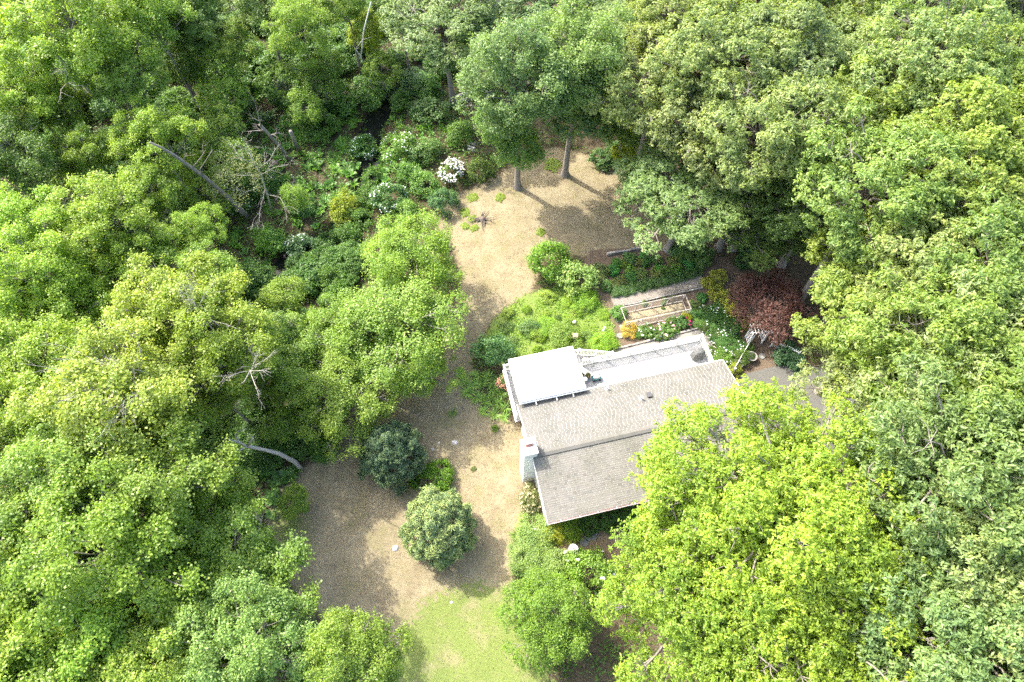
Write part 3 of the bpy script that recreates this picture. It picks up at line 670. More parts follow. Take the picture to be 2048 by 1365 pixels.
pl = P(1479, 733, .3); o = empty('wooden_bench', (pl.x, pl.y, 0), 1.0, 'small slatted wooden bench by the lime shrub near the driveway', 'bench')
for k in range(4):
    b = MB(); b.box(-.55,.55,-.2+k*.11,-.11+k*.11,.4,.43); b.obj('seat_slat', WOODG, o)
for x in (-.45,.45):
    for y in (-.15,.17):
        b = MB(); b.box(x-.03,x+.03,y-.03,y+.03,-.05,.399); b.obj('leg', WOODG, o)
bb = P(1147, 1098, .75); o = empty('bird_bath', (bb.x, bb.y, 0), 0, 'round white bird bath in the front bed', 'bird bath')
b = MB(); b.lathe([(.2,0),(.21,.06),(.09,.16),(.07,.55),(.12,.66)], 18); b.obj('pedestal', WHITE, o)
b = MB(); b.lathe([(.1,.64),(.3,.7),(.36,.78),(.36,.8),(.32,.8),(.2,.74),(.02,.73)], 24); b.obj('bowl', WHITE, o)
fp = P(1147, 692); o = empty('bird_feeder', (fp.x, fp.y, 0), 0, 'bird feeder with a tan roof on a dark pole in the lime bed', 'bird feeder')
b = MB(); b.tube([(0,0,-.2),(0,0,1.7)], .018, 6); b.obj('pole', DARKMETAL, o)
b = MB(); b.box(-.16,.16,-.12,.12,1.7,1.74); b.box(-.09,.09,-.07,.07,1.74,1.92); b.obj('hopper', WOODG, o)
b = MB(); b.add([(-.22,-.18,1.9),(.22,-.18,1.9),(.22,0,2.05),(-.22,0,2.05),(.22,.18,1.9),(-.22,.18,1.9)], [(0,1,2,3),(3,2,4,5),(0,3,5),(1,4,2)]); b.obj('roof', plain('tan_roof', (.45,.33,.22), .8), o)
fp = P(1208, 662); b = MB(); b.lathe([(.13,0),(.14,.08),(.08,.12),(.12,.3),(.1,.42),(.05,.47),(.08,.55),(.07,.62),(.02,.66)], 12); o = b.obj('garden_statue', WHITE, None, True); o.location = fp; tag(o, 'small pale garden statue beside the stepping path', 'statue')
fp = P(1148, 650); b = MB(); b.lathe([(.06,0),(.08,.05),(.05,.25),(.06,.3),(.13,.36),(.16,.47),(.13,.58),(.04,.63)], 14); o = b.obj('gazing_ball', WHITE, None, True); o.location = fp; tag(o, 'white gazing ball on a stand in the lime bed', 'garden ornament')
FLAG = plain('flagstone', (.2,.2,.18), .9, .15, 4, .4)
for i, (px, py, r, lb) in enumerate(((1168,1085,.34,'largest pointed flagstone nearest the bird bath'),(1176,1077,.28,'blue-grey flagstone second from the bird bath'),(1187,1076,.22,'small rounded flagstone below the front shrubs'),(1191,1063,.34,'flagstone half under the big lime oak'),(1200,1054,.3,'flagstone farthest from the bird bath'),
        (1243,628,.3,'stepping stone beside the vegetable cage'),(1236,640,.3,'stepping stone in the path between lime bed and cage'),(1243,655,.28,'stepping stone by the yellow and peach mound'),(1240,672,.3,'stepping stone nearest the foot of the stairs'),(1428,562,.3,'stepping stone between the golden shrubs'),(1436,574,.3,'stepping stone beside the golden hedge'),(1492,655,.32,'stepping stone just before the arbor'),(1524,713,.3,'stepping stone beyond the stone planter'))):
    p = P(px, py); g = random.Random(i); b = MB(); k = 7; ring = [(r*(1+g.uniform(-.3,.25))*math.cos(6.283*j/k), r*(1+g.uniform(-.3,.25))*math.sin(6.283*j/k)) for j in range(k)]
    b.add([(x, y, .05) for x, y in ring]+[(x*1.06, y*1.06, -.08) for x, y in ring], [tuple(range(k))]+[(j+k, (j+1) % k+k, (j+1) % k, j) for j in range(k)])
    o = b.obj('flagstone', FLAG); o.location = (p.x, p.y, .03); tag(o, lb, 'flagstone', 'flagstones and stepping stones')
ROCK = plain('pale_rock', (.5,.47,.42), .9, .2, 5, .6)
for i, (px, py, r, lb) in enumerate(((910,885,.3,'pale boulder on the tan lawn right of the darker pine'),(878,886,.14,'small grey stone left of the pale boulder'),(866,899,.16,'flat pale stone close to the darker pine'),(791,1097,.3,'grey boulder on the shaded lawn left of the lighter pine'),(806,1060,.16,'pale stone at the left foot of the lighter pine'),(903,1205,.18,'pale stone where the tan lawn turns green'),(500,603,.8,'grey rock in the stream below the white-flowered shrub'))):
    g = np.random.default_rng(i); b = MB(); b.lathe([(.75,-.3),(1,.0),(.9,.3),(.55,.52),(.1,.6)], 9)
    b.v = [(x*r*(1+g.normal(0,.1)), y*r*.75*(1+g.normal(0,.1)), z*r*(1+g.normal(0,.1))) for x, y, z in b.v]
    o = b.obj('boulder', ROCK, None, True); p = P(px, py); o.location = (p.x, p.y, -.05 if r < .5 else -.7); o.rotation_euler = (0,0,i*1.3); tag(o, lb, 'boulder')

# ------------------------------------------------------------------ shrubs and herbs
SH_ = {}
def shrub_mesh(key, seed, zc, mat_=LEAF, flowers=0, fl_size=.1, **kw):
    c = crown(seed, **kw); SH_[key] = (tri_mesh('shrub_'+key, c['V']+np.array([0,0,zc]), c['T'], c['tint'], mat_), zc, c)
B = dict(R=1.0, Hv=.75)
for i in range(3): shrub_mesh('leafy%d' % i, 200+i, .6, nb=18, rb=.36, nt=30, nl=8, leaf=.12, asp=.55, whorl=False, tr=.08, low=-.4, **B)
for i in range(2): shrub_mesh('broad%d' % i, 210+i, .55, nb=18, rb=.34, nt=22, nl=7, leaf=.2, asp=.5, tr=.06, low=-.4, **B)
for i in range(2): shrub_mesh('fine%d' % i, 220+i, .5, nb=22, rb=.34, nt=55, nl=8, leaf=.075, asp=.5, whorl=False, tr=.06, low=-.4, **B)
for i in range(2): shrub_mesh('feather%d' % i, 230+i, .55, nb=16, rb=.36, nt=34, nl=9, leaf=.16, asp=.16, tr=.03, low=-.4, up=.9, **B)
shrub_mesh('juniper', 240, .28, nb=26, rb=.3, nt=34, nl=9, leaf=.11, asp=.25, tr=.03, low=-.1, up=.5, R=1.0, Hv=.35)
def blades(key, seed, n, L, wd, arch):
    """a clump of arching straps rising from one root; each blade a strip of three segments"""
    g = np.random.default_rng(seed); Vs = [(0, 0, 0)]; Ts = []; tt = []
    for i in range(n):
        a = g.uniform(0, 6.28); l = L*g.uniform(.6, 1.1); r0 = g.uniform(0, .12)*L; ar_ = arch*g.uniform(.6, 1.3); dx, dy = math.cos(a), math.sin(a); px_, py_ = -dy, dx; k = len(Vs)
        for j, t in enumerate((.4, .75, 1.0)):
            rr = r0+l*t*(.35+.65*t*ar_); z = l*(t*1.1-ar_*t*t*.85); ww = wd*(1, .8, .05)[j]*.5
            Vs += [(dx*rr-px_*ww, dy*rr-py_*ww, z+.01), (dx*rr+px_*ww, dy*rr+py_*ww, z+.01)]
        Ts.append((0, k+1, k))
        for j in range(2): q = k+2*j; Ts += [(q, q+1, q+3), (q, q+3, q+2)]
        tt += [g.uniform(.2, .9)]*5
    SH_[key] = (tri_mesh('clump_'+key, np.array(Vs), np.array(Ts), np.array(tt), LEAF), L*.4, None)
blades('strap', 1, 70, .75, .05, .8); blades('cabbage', 2, 9, .75, .34, .55); blades('cabbage2', 3, 11, .65, .3, .7)
def fern(key, seed, n, L):
    """fronds from one root; leaflets hang on a shared midrib"""
    g = np.random.default_rng(seed); Vs = [(0, 0, 0)]; Ts = []; tt = []
    for i in range(n):
        a = 6.283*i/n+g.uniform(-.2,.2); l = L*g.uniform(.75, 1.1); dx, dy = math.cos(a), math.sin(a); px_, py_ = -dy, dx; prev = 0
        for j in range(9):
            t = (j+1)/9; rr = l*t*(.5+.5*t); z = l*(t*1.15-.75*t*t); hw = .17*l*math.sin(math.pi*min(1,(t+.12)))+.02; k = len(Vs)
            Vs += [(dx*rr, dy*rr, z), (dx*rr*1.02+px_*hw, dy*rr*1.02+py_*hw, z-.03), (dx*rr*1.02-px_*hw, dy*rr*1.02-py_*hw, z-.03)]
            Ts += [(prev, k, k+1), (prev, k+2, k)]; tt += [g.uniform(.3,.8)]*2; prev = k
    SH_[key] = (tri_mesh('fern_'+key, np.array(Vs), np.array(Ts), np.array(tt), LEAF), L*.35, None)
fern('fern', 5, 9, .95); fern('fern2', 6, 11, .8)
def flower_mesh(key, seed, cnt, size, m, cluster=1, spread=.07, top=-.2):
    mesh, zc, c = SH_[key]; g = np.random.default_rng(seed); tp = c['tp']; out = tp/np.linalg.norm(tp/np.array([1,1,.75]), axis=1, keepdims=True)
    rad = np.linalg.norm(tp, axis=1); ok = np.where((tp[:, 2] > top) & (rad > np.percentile(rad, 45)))[0]
    pick = g.choice(ok, min(cnt, len(ok)), replace=False); ctr = np.repeat(tp[pick], cluster, 0)+g.normal(0, spread if cluster > 1 else .02, (len(pick)*cluster, 3)); o_ = unit(ctr)
    ctr = ctr+o_*.06+np.array([0,0,zc+.04]); n_ = len(ctr); C = np.repeat(ctr, 3, 0)
    N = unit(np.repeat(o_, 3, 0)*.4+np.array([0,0,.9])+g.normal(0,.3,(n_*3,3))); a = np.tile(np.array([0,2.09,4.19]), n_)+np.repeat(g.uniform(0,6,n_),3)
    tg = np.stack([np.cos(a), np.sin(a), np.zeros(n_*3)], 1); L = np.full(n_*3, size)*g.uniform(.8,1.2,n_*3)
    V_, T_ = leaf_geo(C+tg*size*.3, N, tg, L, .8, np.full((n_*3,1), .08)); return tri_mesh('flowers', V_, T_, g.uniform(0,1,len(T_)), m)
FL = {'white': flower_mesh('leafy0', 1, 85, .065, PETAL, 1), 'few': flower_mesh('fine1', 6, 70, .07, PETAL, 1), 'rhodo': flower_mesh('leafy1', 2, 200, .095, plain('rhododendron_petal', (.78,.7,.68), .6, .1, 10), 2, .06, 0.0), 'peony': flower_mesh('broad0', 3, 10, .14, PETAL, 3, .03, .0), 'cream': flower_mesh('leafy1', 9, 90, .1, plain('dry_bloom', (.5,.4,.26), .8, .2, 9), 1), 'rose': flower_mesh('leafy2', 10, 16, .09, PETAL, 2, .03),
      'pinkpeony': flower_mesh('broad0', 4, 14, .18, PETAL_PINK, 4, .05, .0), 'magenta': flower_mesh('broad0', 7, 4, .24, PETAL_MAG, 5, .05, .1), 'coral': flower_mesh('leafy2', 5, 120, .1, PETAL_CORAL, 2)}
FKEY = {'cream': 'leafy1', 'rose': 'leafy2', 'white': 'leafy0', 'few': 'fine1', 'rhodo': 'leafy1', 'peony': 'broad0', 'pinkpeony': 'broad0', 'magenta': 'broad0', 'coral': 'leafy2'}
PR = random.Random(8)
def plant(key, px, py, colr, label, s=1.0, sz=None, name='shrub', cat='shrub', group=None, fl=None, base=None):
    if fl: key = FKEY[fl]
    me, zc, _ = SH_[key]; sz = sz or s
    p = P(px, py, zc*sz*.8) if base is None else base
    o = link(bpy.data.objects.new(name, me)); o.location = (p[0], p[1], float(ground_z(np.array([p[0]]), np.array([p[1]]))[0])-.03); o.rotation_euler = (0,0,PR.uniform(0,6.28)); o.scale = (s*PR.uniform(.92,1.08), s*PR.uniform(.92,1.08), sz)
    c = G[colr] if isinstance(colr, str) else colr; v = PR.uniform(1.7,2.05); o.color = (c[0]*v, c[1]*v, c[2]*v, 1)
    if fl:
        q = tag(link(bpy.data.objects.new('flowers', FL[fl]), o), kind='stuff')
    return tag(o, label, cat, group)

# pines: whorled branches with bunches of needles
def pine_mesh(seed):
    c = crown(seed, 2.35, 2.6, 130, .4, 10, 34, .22, .17, True, .12, low=-.5, inner=.78, outer=1.08, up=.25, cone=.45, flat=1, gap=.1)
    g = c['g']; b = MB(); b.tube([(0,0,-.2),(0,0,.4),(0,0,4.9)], [.13,.1,.02], 8)
    for p in c['bc']:
        e = Vector(p)+Vector((0,0,2.3)); s0 = Vector((0,0,max(.4, e.z-math.hypot(p[0],p[1])*.35))); b.tube([s0, s0.lerp(e,.6)-Vector((0,0,.1)), e], [.035,.022,.008], 4, cap=False)
    return b.mesh('pine_trunk', BARKDARK, True), tri_mesh('pine_needles', c['V']+np.array([0,0,2.3]), c['T'], c['tint'], NEEDLE), 2.3
KIND['pine0'] = pine_mesh(5); KIND['pine1'] = pine_mesh(6)
tree('pine0', 876, 1052, (.265,.375,.18), 'light blue-green young pine standing alone on the lawn', 1.06, name='pine_tree')
tree('pine1', 781, 905, (.15,.24,.13), 'dark blue-green young pine at the edge of the tall trees', .98, name='pine_tree')

# ------------------------------------------------------------------ trees
RW = 'oaks of the wood right of the house'; LW = 'trees of the swampy wood on the left'
right = [
 ('oak0',890,45,'oakblue','blue-green oak above the log at the top, left of the tall lawn trees',1.08),
 ('oak1',1085,10,'oakblue','blue-green oak at the top edge behind the two lawn trees',1.0),
 ('oak2',1255,55,'oakblue','dull green oak at the top edge right of the small dark gap',.9),
 ('oak3',1310,170,'oakpale','pale oak with bare limbs showing, up and right of the lawn trees',.98),
 ('oak0',1345,45,'oakpale','pale green oak at the top edge above the bare-limbed oak',.92),
 ('oak1',1440,135,'oakpale','whitish green oak in the top middle of the right wood',1.0),
 ('oak2',1520,10,'oak','mid green oak on the top edge straight above the red maple',1.0),
 ('oak3',1560,140,'oakpale','pale spreading oak left of the two bare grey limbs at the top',1.0),
 ('oak1',1660,40,'oakyel','yellow-green oak on the top edge left of the dark gap',.95),
 ('oak0',1840,30,'oakpale','pale oak on the top edge just right of the dark gap',1.0),
 ('oak2',1960,20,'oak','mid green oak on the top edge near the right corner',1.0),
 ('oak3',2045,90,'oak','mid green oak in the top right corner of the photo',1.0),
 ('oak0',1700,150,'oakpale','pale oak below the dark gap near the top',.95),
 ('oak2',1860,150,'oakpale','whitest oak crown, in the upper part of the right wood',1.08),
 ('oak1',1980,190,'oak','mid green oak left of the right edge, second from the top corner',1.0),
 ('oak3',1425,240,'oakpale','pale grey-green oak above the one overhanging the upper lawn',1.0),
 ('oak0',1540,265,'oakpale','pale oak with bare twigs beside the leafy brown hollow',.95),
 ('oak2',1690,265,'oakyel','yellowish oak in the middle of the upper right wood',.95),
 ('oak1',1800,270,'oak','mid green oak below the whitest crown',.95),
 ('oak3',1925,295,'oakyel','yellow-green oak near the right edge, above the middle',1.05),
 ('oak0',2045,300,'oakyel','yellow-green oak cut by the right edge above the middle',1.0),
 ('oak1',1375,385,'oakblue','blue-green oak overhanging the right side of the upper lawn',1.08),
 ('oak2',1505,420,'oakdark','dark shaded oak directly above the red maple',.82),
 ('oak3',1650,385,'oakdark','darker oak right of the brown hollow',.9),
 ('oak0',1750,385,'oak','green oak above the bright oak bordering the red maple',1.0),
 ('oak2',1880,420,'oakyel','yellowish oak right of centre in the right wood',1.0),
 ('oak1',2010,430,'oak','green oak near the right edge level with the upper lawn',1.0),
 ('oak3',1760,510,'oakyel','bright oak bordering the red maple on its upper right',1.0),
 ('oak0',1860,550,'oakpale','pale oak level with the red maple, near the right edge',1.0),
 ('oak1',1990,575,'oak','green oak by the right edge level with the gravel path',1.02),
 ('oak2',1775,645,'oakyel','bright oak overhanging the red maple from the right',1.08),
 ('oak3',1885,690,'oak','green oak behind the bright one that overhangs the red maple',1.0),
 ('oak0',2020,710,'oakpale','pale oak at the right edge level with the deck',1.05),
 ('oak1',1760,775,'oakpale','pale oak overhanging the far side of the driveway',.92),
 ('oak3',1895,820,'oakpale','greyish oak beyond the driveway end',1.0),
 ('oak2',2030,850,'oak','green oak at the right edge level with the driveway',1.05),
 ('oak0',1910,950,'oakblue','grey-green oak right of the big lime oak',1.05),
 ('oak1',2035,985,'oakblue','grey-green oak at the right edge level with the lime oak',1.05),
 ('oak2',1975,1100,'oakpale','grey-green oak right of the small lime sapling',1.0),
 ('oak3',2060,1190,'oakblue','grey-green oak at the right edge near the bottom',.95),
 ('oak0',1925,1275,'oakblue','silvery green oak near the bottom right corner',1.0),
 ('oak1',2045,1345,'oakpale','silvery green oak in the bottom right corner',.95),
 ('oak1',1605,450,'oakdark','shaded oak between the red maple and the bright oaks',.7), ('oak3',1965,360,'oak','green oak in the dip near the right edge',.8), ('oak0',1620,250,'oakpale','pale oak above the brown hollow',.8), ('oak2',1820,620,'oakyel','yellowish oak in the dip behind the red maple oaks',.85), ('oak3',1960,780,'oakpale','pale oak in the dip right of the driveway',.8), ('oak1',1840,880,'oakpale','pale oak over the end of the driveway',.75), ('oak0',1990,1200,'oakpale','pale oak between the lime sapling and the right edge',.85),
 ('oak2',1780,1330,'oakblue','silvery green oak on the bottom edge right of the lime oaks',.8),
]
LOWER = {(1605,450): .5, (890,45): .62, (1085,10): .6, (1375,385): .5, (1505,420): .48, (1650,385): .75, (1760,510): .8, (1775,645): .75, (1760,775): .75, (1255,55): .6, (1310,170): .85, (1425,240): .85}
for k, px, py, c, lb, s in right: tree(k, px, py, c, lb, s*1.12, RW, name='oak_tree', dz=LOWER.get((px, py), 1.0))
tree('small0', 1765, 1205, 'mblue', 'small blue-green tree in the shaded gap right of the lime oaks', .8, name='small_tree')
tree('small1', 1860, 1130, 'lime', 'small lime sapling in the gap right of the big lime oak', 1.1, name='sapling')
LO = 'big lime oaks beside the house'
tree('pinoak0', 1560, 1022, 'lime', 'largest lime green oak covering the east end of the house roof', 1.13, LO, name='lime_oak')
tree('pinoak1', 1425, 1185, 'lime', 'lime green oak over the front bed, left of the other lime oaks', .93, LO, name='lime_oak')
tree('pinoak0', 1625, 1225, 'lime', 'lime green oak at the bottom, right of the one over the front bed', .97, LO, name='lime_oak')
LT = tree('round0', 0, 0, 'oakblue', 'tall lawn tree with the thicker grey trunk, nearer the house', .96, 'the two tall trees on the upper lawn', base=P(1035,375), name='lawn_tree')
LT2 = tree('round1', 0, 0, 'oakblue', 'tall lawn tree with the thinner trunk, farther right and back', 1.0, 'the two tall trees on the upper lawn', base=P(1130,350), name='lawn_tree')
q = link(bpy.data.objects.new('low_limb', KIND['small0'][1]), LT); q.location = (.1,-1.2,1.7); q.color = (.17,.28,.06,1)
q = link(bpy.data.objects.new('low_limb', KIND['small0'][1]), LT); q.location = (-1.6,.2,4.2); q.rotation_euler = (0,0,2); q.color = (.17,.28,.06,1)
for x_, y_, z_ in ((1.3,.9,4.6),(-1.3,1.2,5.4),(.5,-.8,4.4)):
    q = link(bpy.data.objects.new('low_limb', KIND['small1'][1]), LT2); q.location = (x_,y_,z_); q.rotation_euler = (0,0,x_); q.color = (.165,.26,.075,1)
tree('redmaple', 1543, 605, 'red', 'dark red-leaved ornamental maple beside the golden hedge', .98, name='red_maple')
tree('willow', 1098, 1235, (.20,.31,.035), 'rounded lime weeping tree at the bottom beside the green lawn', 1.0, name='weeping_tree')
left = [
 ('maple0',160,70,'mlime','big lime maple in the top left corner',1.15,.12), ('maple1',290,40,'mlime','lime maple at the top edge left of the dark shaded gap',.95,.1),
 ('maple2',40,190,'mlime','lime maple at the left edge below the top corner maple',.95,.1), ('maple3',250,165,'mgreen','green maple with slanting grey trunks below the top corner maple',.85,.1),
 ('maple0',40,330,'mdark','dark shaded maple at the left edge',.85,0), ('maple1',305,275,'mlime','bright lime crown on the long leaning bare trunk',.8,.3),
 ('maple2',165,320,'mgreen','small green maple left of the bright leaning crown',.6,.2), ('maple3',215,455,'mlime','bright lime maple below the leaning bare trunk',.92,.12),
 ('maple0',400,470,'mlime','small lime maple at the foot of the leaning bare trunk',.55,.1), ('maple1',45,460,'mlime','lime maple at the left edge below the dark shaded maple',.85,.1),
 ('maple2',90,560,'mlime','lime maple near the left edge with grey limbs showing',.9,.1), ('maple3',25,650,'mgold','yellow-green maple at the left edge above the middle',.8,.1),
 ('maple0',200,590,'mlime','lime maple above the yellow-green one with the dead top',.75,.1), ('maple1',350,625,'mgold','yellow-green maple with a dead grey top',1.0,.06),
 ('maple2',85,740,'mlime','lime maple left of the fan of dead branches',.9,.1), ('maple3',260,820,'mgold','yellow-green maple under the fan of dead branches',1.12,.08),
 ('maple0',455,690,'mgold','yellow-green maple with bare antler-like twigs on top',.85,.05), ('maple1',540,700,'mgreen','green maple between the yellow-green ones and the alders',.75,0),
 ('maple2',50,860,'mlime','bright lime maple at the left edge below the dead fan',.95,.1), ('maple3',440,785,'mgold','yellowish maple above the leaning dead stag',.62,.05),
 ('maple0',145,985,'mgreen','mid green maple left of the shaded cove, lower left',1.0,.05), ('maple1',290,985,'mgreen','mid green maple in the lower left, above the hazy limbs',1.0,.05),
 ('maple2',395,1010,'mgreen','mid green maple nearest the broad-leaved undergrowth',.88,.05), ('maple3',60,1090,'mgreen','mid green maple at the left edge, lower part',1.0,.05),
 ('maple0',225,1120,'mgreen','mid green maple in the middle of the lower left',1.05,.05), ('maple1',480,1140,'mgreen','mid green maple reaching over the shaded lawn',.98,.0),
 ('maple2',365,1100,'mgreen','mid green maple behind the one over the shaded lawn',.9,.0), ('maple3',70,1225,'mlime','bright lime maple at the left edge near the bottom',1.0,.1),
 ('maple0',215,1260,'mlime','lime maple near the bottom left, right of the edge one',.95,.05), ('maple1',40,1350,'mlime','lime maple in the bottom left corner',.95,.05),
 ('maple3',330,1310,'mlime','bright lime maple on the bottom edge left of the pale one',.9,.0),
 ('maple0',600,65,'mgreen','half-shaded green tree at the top edge left of the yellow sapling',.72,0), ('maple1',455,95,'mgreen','half-shaded green tree at the top near the slanting brown trunk',.62,0),
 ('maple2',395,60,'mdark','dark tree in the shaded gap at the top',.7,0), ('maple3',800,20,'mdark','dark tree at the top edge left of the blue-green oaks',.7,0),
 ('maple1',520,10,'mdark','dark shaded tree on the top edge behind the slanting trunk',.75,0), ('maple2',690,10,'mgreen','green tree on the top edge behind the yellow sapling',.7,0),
 ('maple1',60,20,'mlime','lime maple cut by the top left corner',1.0,.05), ('maple2',110,215,'mgreen','green maple under the pale dead antlers',.75,.1), ('maple3',350,0,'mgreen','green maple on the top edge beside the big lime corner maple',.8,.05),
 ('maple0',300,390,'mgreen','green maple just below the bright leaning crown',.6,.1), ('maple1',130,660,'mlime','lime maple left of the dead grey top',.8,.1), ('maple2',590,760,'mgreen','green maple left of the lowest alder',.55,.0),
 ('maple3',150,850,'mlime','lime maple between the left edge and the dead fan',.85,.1), ('maple0',320,890,'mgreen','green maple below the dead fan',.75,.05), ('maple2',140,1330,'mlime','lime maple on the bottom edge near the left corner',.9,.0), ('maple1',330,1210,'mgreen','green maple in the dark cleft left of the pale bottom maple',.8,.0),
 ('maple3',300,520,'mlime','lime maple right of the bright one below the leaning trunk',.7,.1), ('maple0',420,560,'mgreen','green maple above the dead grey top',.6,.05), ('maple1',-20,560,'mlime','lime maple cut by the left edge above the middle',.8,.1),
]
for i, (k, px, py, c, lb, s, ln) in enumerate(left): tree(k, px, py, c, lb, s, LW, dz=.72 if (py > 900 and px > 350) or (px > 500 and py > 650) else 1.0, lean=ln, leandir=2.7+.3*math.sin(i*2.1), name='maple_tree')
tree('alder1', 835, 735, 'alder', 'smallest alder, nearest the daylilies', .66, 'alders beside the tan lawn', dz=.8, name='alder_tree')
tree('alder1', 700, 690, 'alder', 'alder half hidden on the left of the middle one', .85, 'alders beside the tan lawn', dz=.85, name='alder_tree')
tree('round1', 495, 1300, 'mblue', 'pale blue-green maple with light tufts on the bottom edge', .76, LW, name='maple_tree')
tree('round0', 695, 1340, 'mgreen', 'green tree on the bottom edge left of the green lawn', .66, LW, name='maple_tree')
tree('alder0', 822, 520, 'alder', 'upper alder beside the tan lawn', 1.0, 'alders beside the tan lawn', dz=.8, name='alder_tree')
tree('alder1', 805, 650, 'alder', 'middle and largest alder beside the tan lawn', 1.2, 'alders beside the tan lawn', dz=.68, name='alder_tree')
tree('alder0', 688, 785, 'alder', 'lowest alder, above the dark pine', 1.0, 'alders beside the tan lawn', dz=.75, name='alder_tree')
US = 'understorey trees'
for k, px, py, c, lb, s in (
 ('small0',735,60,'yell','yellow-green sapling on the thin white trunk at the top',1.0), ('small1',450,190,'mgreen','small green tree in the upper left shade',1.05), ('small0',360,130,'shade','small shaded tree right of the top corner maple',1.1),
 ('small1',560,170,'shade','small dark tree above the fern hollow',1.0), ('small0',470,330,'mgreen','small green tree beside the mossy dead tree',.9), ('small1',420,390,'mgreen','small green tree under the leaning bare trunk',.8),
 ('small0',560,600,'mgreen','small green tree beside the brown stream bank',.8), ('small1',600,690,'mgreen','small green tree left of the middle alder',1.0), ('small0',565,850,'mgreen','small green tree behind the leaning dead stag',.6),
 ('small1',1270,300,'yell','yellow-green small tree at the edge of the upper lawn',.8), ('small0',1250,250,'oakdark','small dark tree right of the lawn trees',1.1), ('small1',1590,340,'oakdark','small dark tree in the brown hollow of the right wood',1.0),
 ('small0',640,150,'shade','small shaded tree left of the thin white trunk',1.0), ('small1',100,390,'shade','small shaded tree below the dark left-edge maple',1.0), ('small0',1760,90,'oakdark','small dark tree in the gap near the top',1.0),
 ('small1',440,265,'mgreen','small green tree left of the broken snag',1.0), ('small0',610,215,'mgreen','small green tree above the rounded shrub of the fern hollow',.8), ('small1',395,345,'mlime','small lime tree behind the leaning bare trunk',.8), ('small0',590,400,'mgreen','small green tree right of the mossy dead tree',.6), ('small1',760,140,'mgreen','small green tree behind the thin white birch',.8),
 ('small0',590,1000,'mgreen','small green tree at the rim of the broad-leaved patch',.5)):
    tree(k, px, py, c, lb, s, US, name='small_tree')

# ------------------------------------------------------------------ dead and leaning trunks
def dead(name, label, main, r0, r1, forks, cat='dead tree', m=DEADWOOD, twig=0, seed=1, twl=1.4, spread=.8):
    """main: trunk points as (px, py, z); forks: lists of points starting on the trunk; fine twigs grow from the forks"""
    g = random.Random(seed); pts = [P(*q) for q in main]; o0 = Vector((pts[0].x, pts[0].y, 0))
    root = empty(name, o0, 0, label, cat); b = MB(); k = len(pts)
    b.tube([p-o0 for p in pts], [r0+(r1-r0)*i/(k-1) for i in range(k)], 8); b.obj('trunk', m, root, True)
    for fk in forks:
        fp_ = [P(*q)-o0 for q in fk]; b = MB(); n_ = len(fp_); rr = r1*.8
        b.tube(fp_, [rr*(1-.8*i/(n_-1)) for i in range(n_)], 6)
        for t in range(twig):
            i = g.randint(0, n_-2); s0 = fp_[i].lerp(fp_[i+1], g.random()); d = (fp_[-1]-fp_[0]).normalized()
            e = s0+(d*g.uniform(.4,1)+Vector((g.gauss(0,1),g.gauss(0,1),g.gauss(.3,.7)))*spread*.5)*twl*g.uniform(.5,1.1); mid = s0.lerp(e,.5)+Vector((g.gauss(0,.1),g.gauss(0,.1),.12))
            b.tube([s0, mid, e], [rr*.35, rr*.22, .006], 4, cap=False)
            for q in range(3):
                f0 = s0.lerp(e, g.uniform(.3,.9)); b.tube([f0, f0+(e-s0)*.25+Vector((g.gauss(0,.3),g.gauss(0,.3),g.gauss(.1,.25)))*twl*.5], [rr*.16, .005], 3, cap=False)
        b.obj('limb', m, root, True)
    return root
dead('leaning_dead_tree', 'grey dead stag trunk leaning out beside the shaded lawn', [(602,937,0),(590,924,1.5),(560,908,3),(530,900,4.3),(495,893,5.4)], .2, .11,
     [[(495,893,5.4),(480,886,5.9),(470,872,6.4),(478,862,6.7),(492,858,6.8)],[(495,893,5.4),(503,880,6),(508,868,6.4)],[(495,893,5.4),(478,902,5.8),(457,904,6.1)],[(480,886,5.9),(462,880,6.3),(445,876,6.6)]], twig=1, seed=3, twl=.6)
dead('leaning_tree_trunk', 'long grey leaning trunk carrying the bright lime crown', [(497,437,0),(480,418,1.8),(450,390,4.2),(410,355,6.6),(372,328,9.0),(350,312,10),(325,297,11.3),(300,285,12.3)], .26, .07,
     [[(410,355,6.6),(400,340,8),(425,300,9.2)],[(385,337,8.2),(400,318,9.2),(412,300,10)],[(372,328,9),(368,312,10)]], twig=2, seed=4, cat='tree trunk', m=BARK)
MD = dead('mossy_dead_tree', 'bare grey dead tree with a wide mossy crown of twigs', [(545,430,0),(535,390,2.5),(522,350,5),(510,330,6.5),(498,305,8)], .09, .034,
     [[(535,390,2.5),(560,395,3.6),(575,420,4)],[(522,350,5),(490,352,5.6),(460,350,6)],[(522,350,5),(550,335,6),(580,330,6.4)],[(510,330,6.5),(480,315,7.4),(470,300,8)],[(515,340,5.8),(540,320,7),(550,300,7.6)],[(530,372,3.6),(490,385,4.4),(465,372,4.8)],[(530,380,3),(520,420,3.6),(518,450,3.8)],[(498,305,8),(490,292,8.8)]], twig=9, seed=5, twl=1.7)
c = crown(444, 2.7, 2.4, 60, .6, 16, 4, .12, .6, False, .2, gap=.3, inner=.3, outer=1.1); q = link(bpy.data.objects.new('sparse_foliage', tri_mesh('sparse_foliage', c['V']+np.array([-1.2,-.3,5.4]), c['T'], c['tint'], LEAF)), MD); q.color = (.26,.29,.12,1)
dead('snag', 'broken brown snag above the fern hollow', [(582,327,0),(565,300,2.2),(540,272,5),(520,250,7)], .2, .13, [[(540,272,5),(560,265,5.4)],[(530,262,6),(508,262,6.6)],[(522,252,6.9),(518,240,7.6)]], m=BARK, twig=3, seed=6)
dead('snag', 'short brown stub trunk right of the taller snag', [(599,305,0),(590,284,2),(581,263,4)], .2, .17, [], m=BARK)
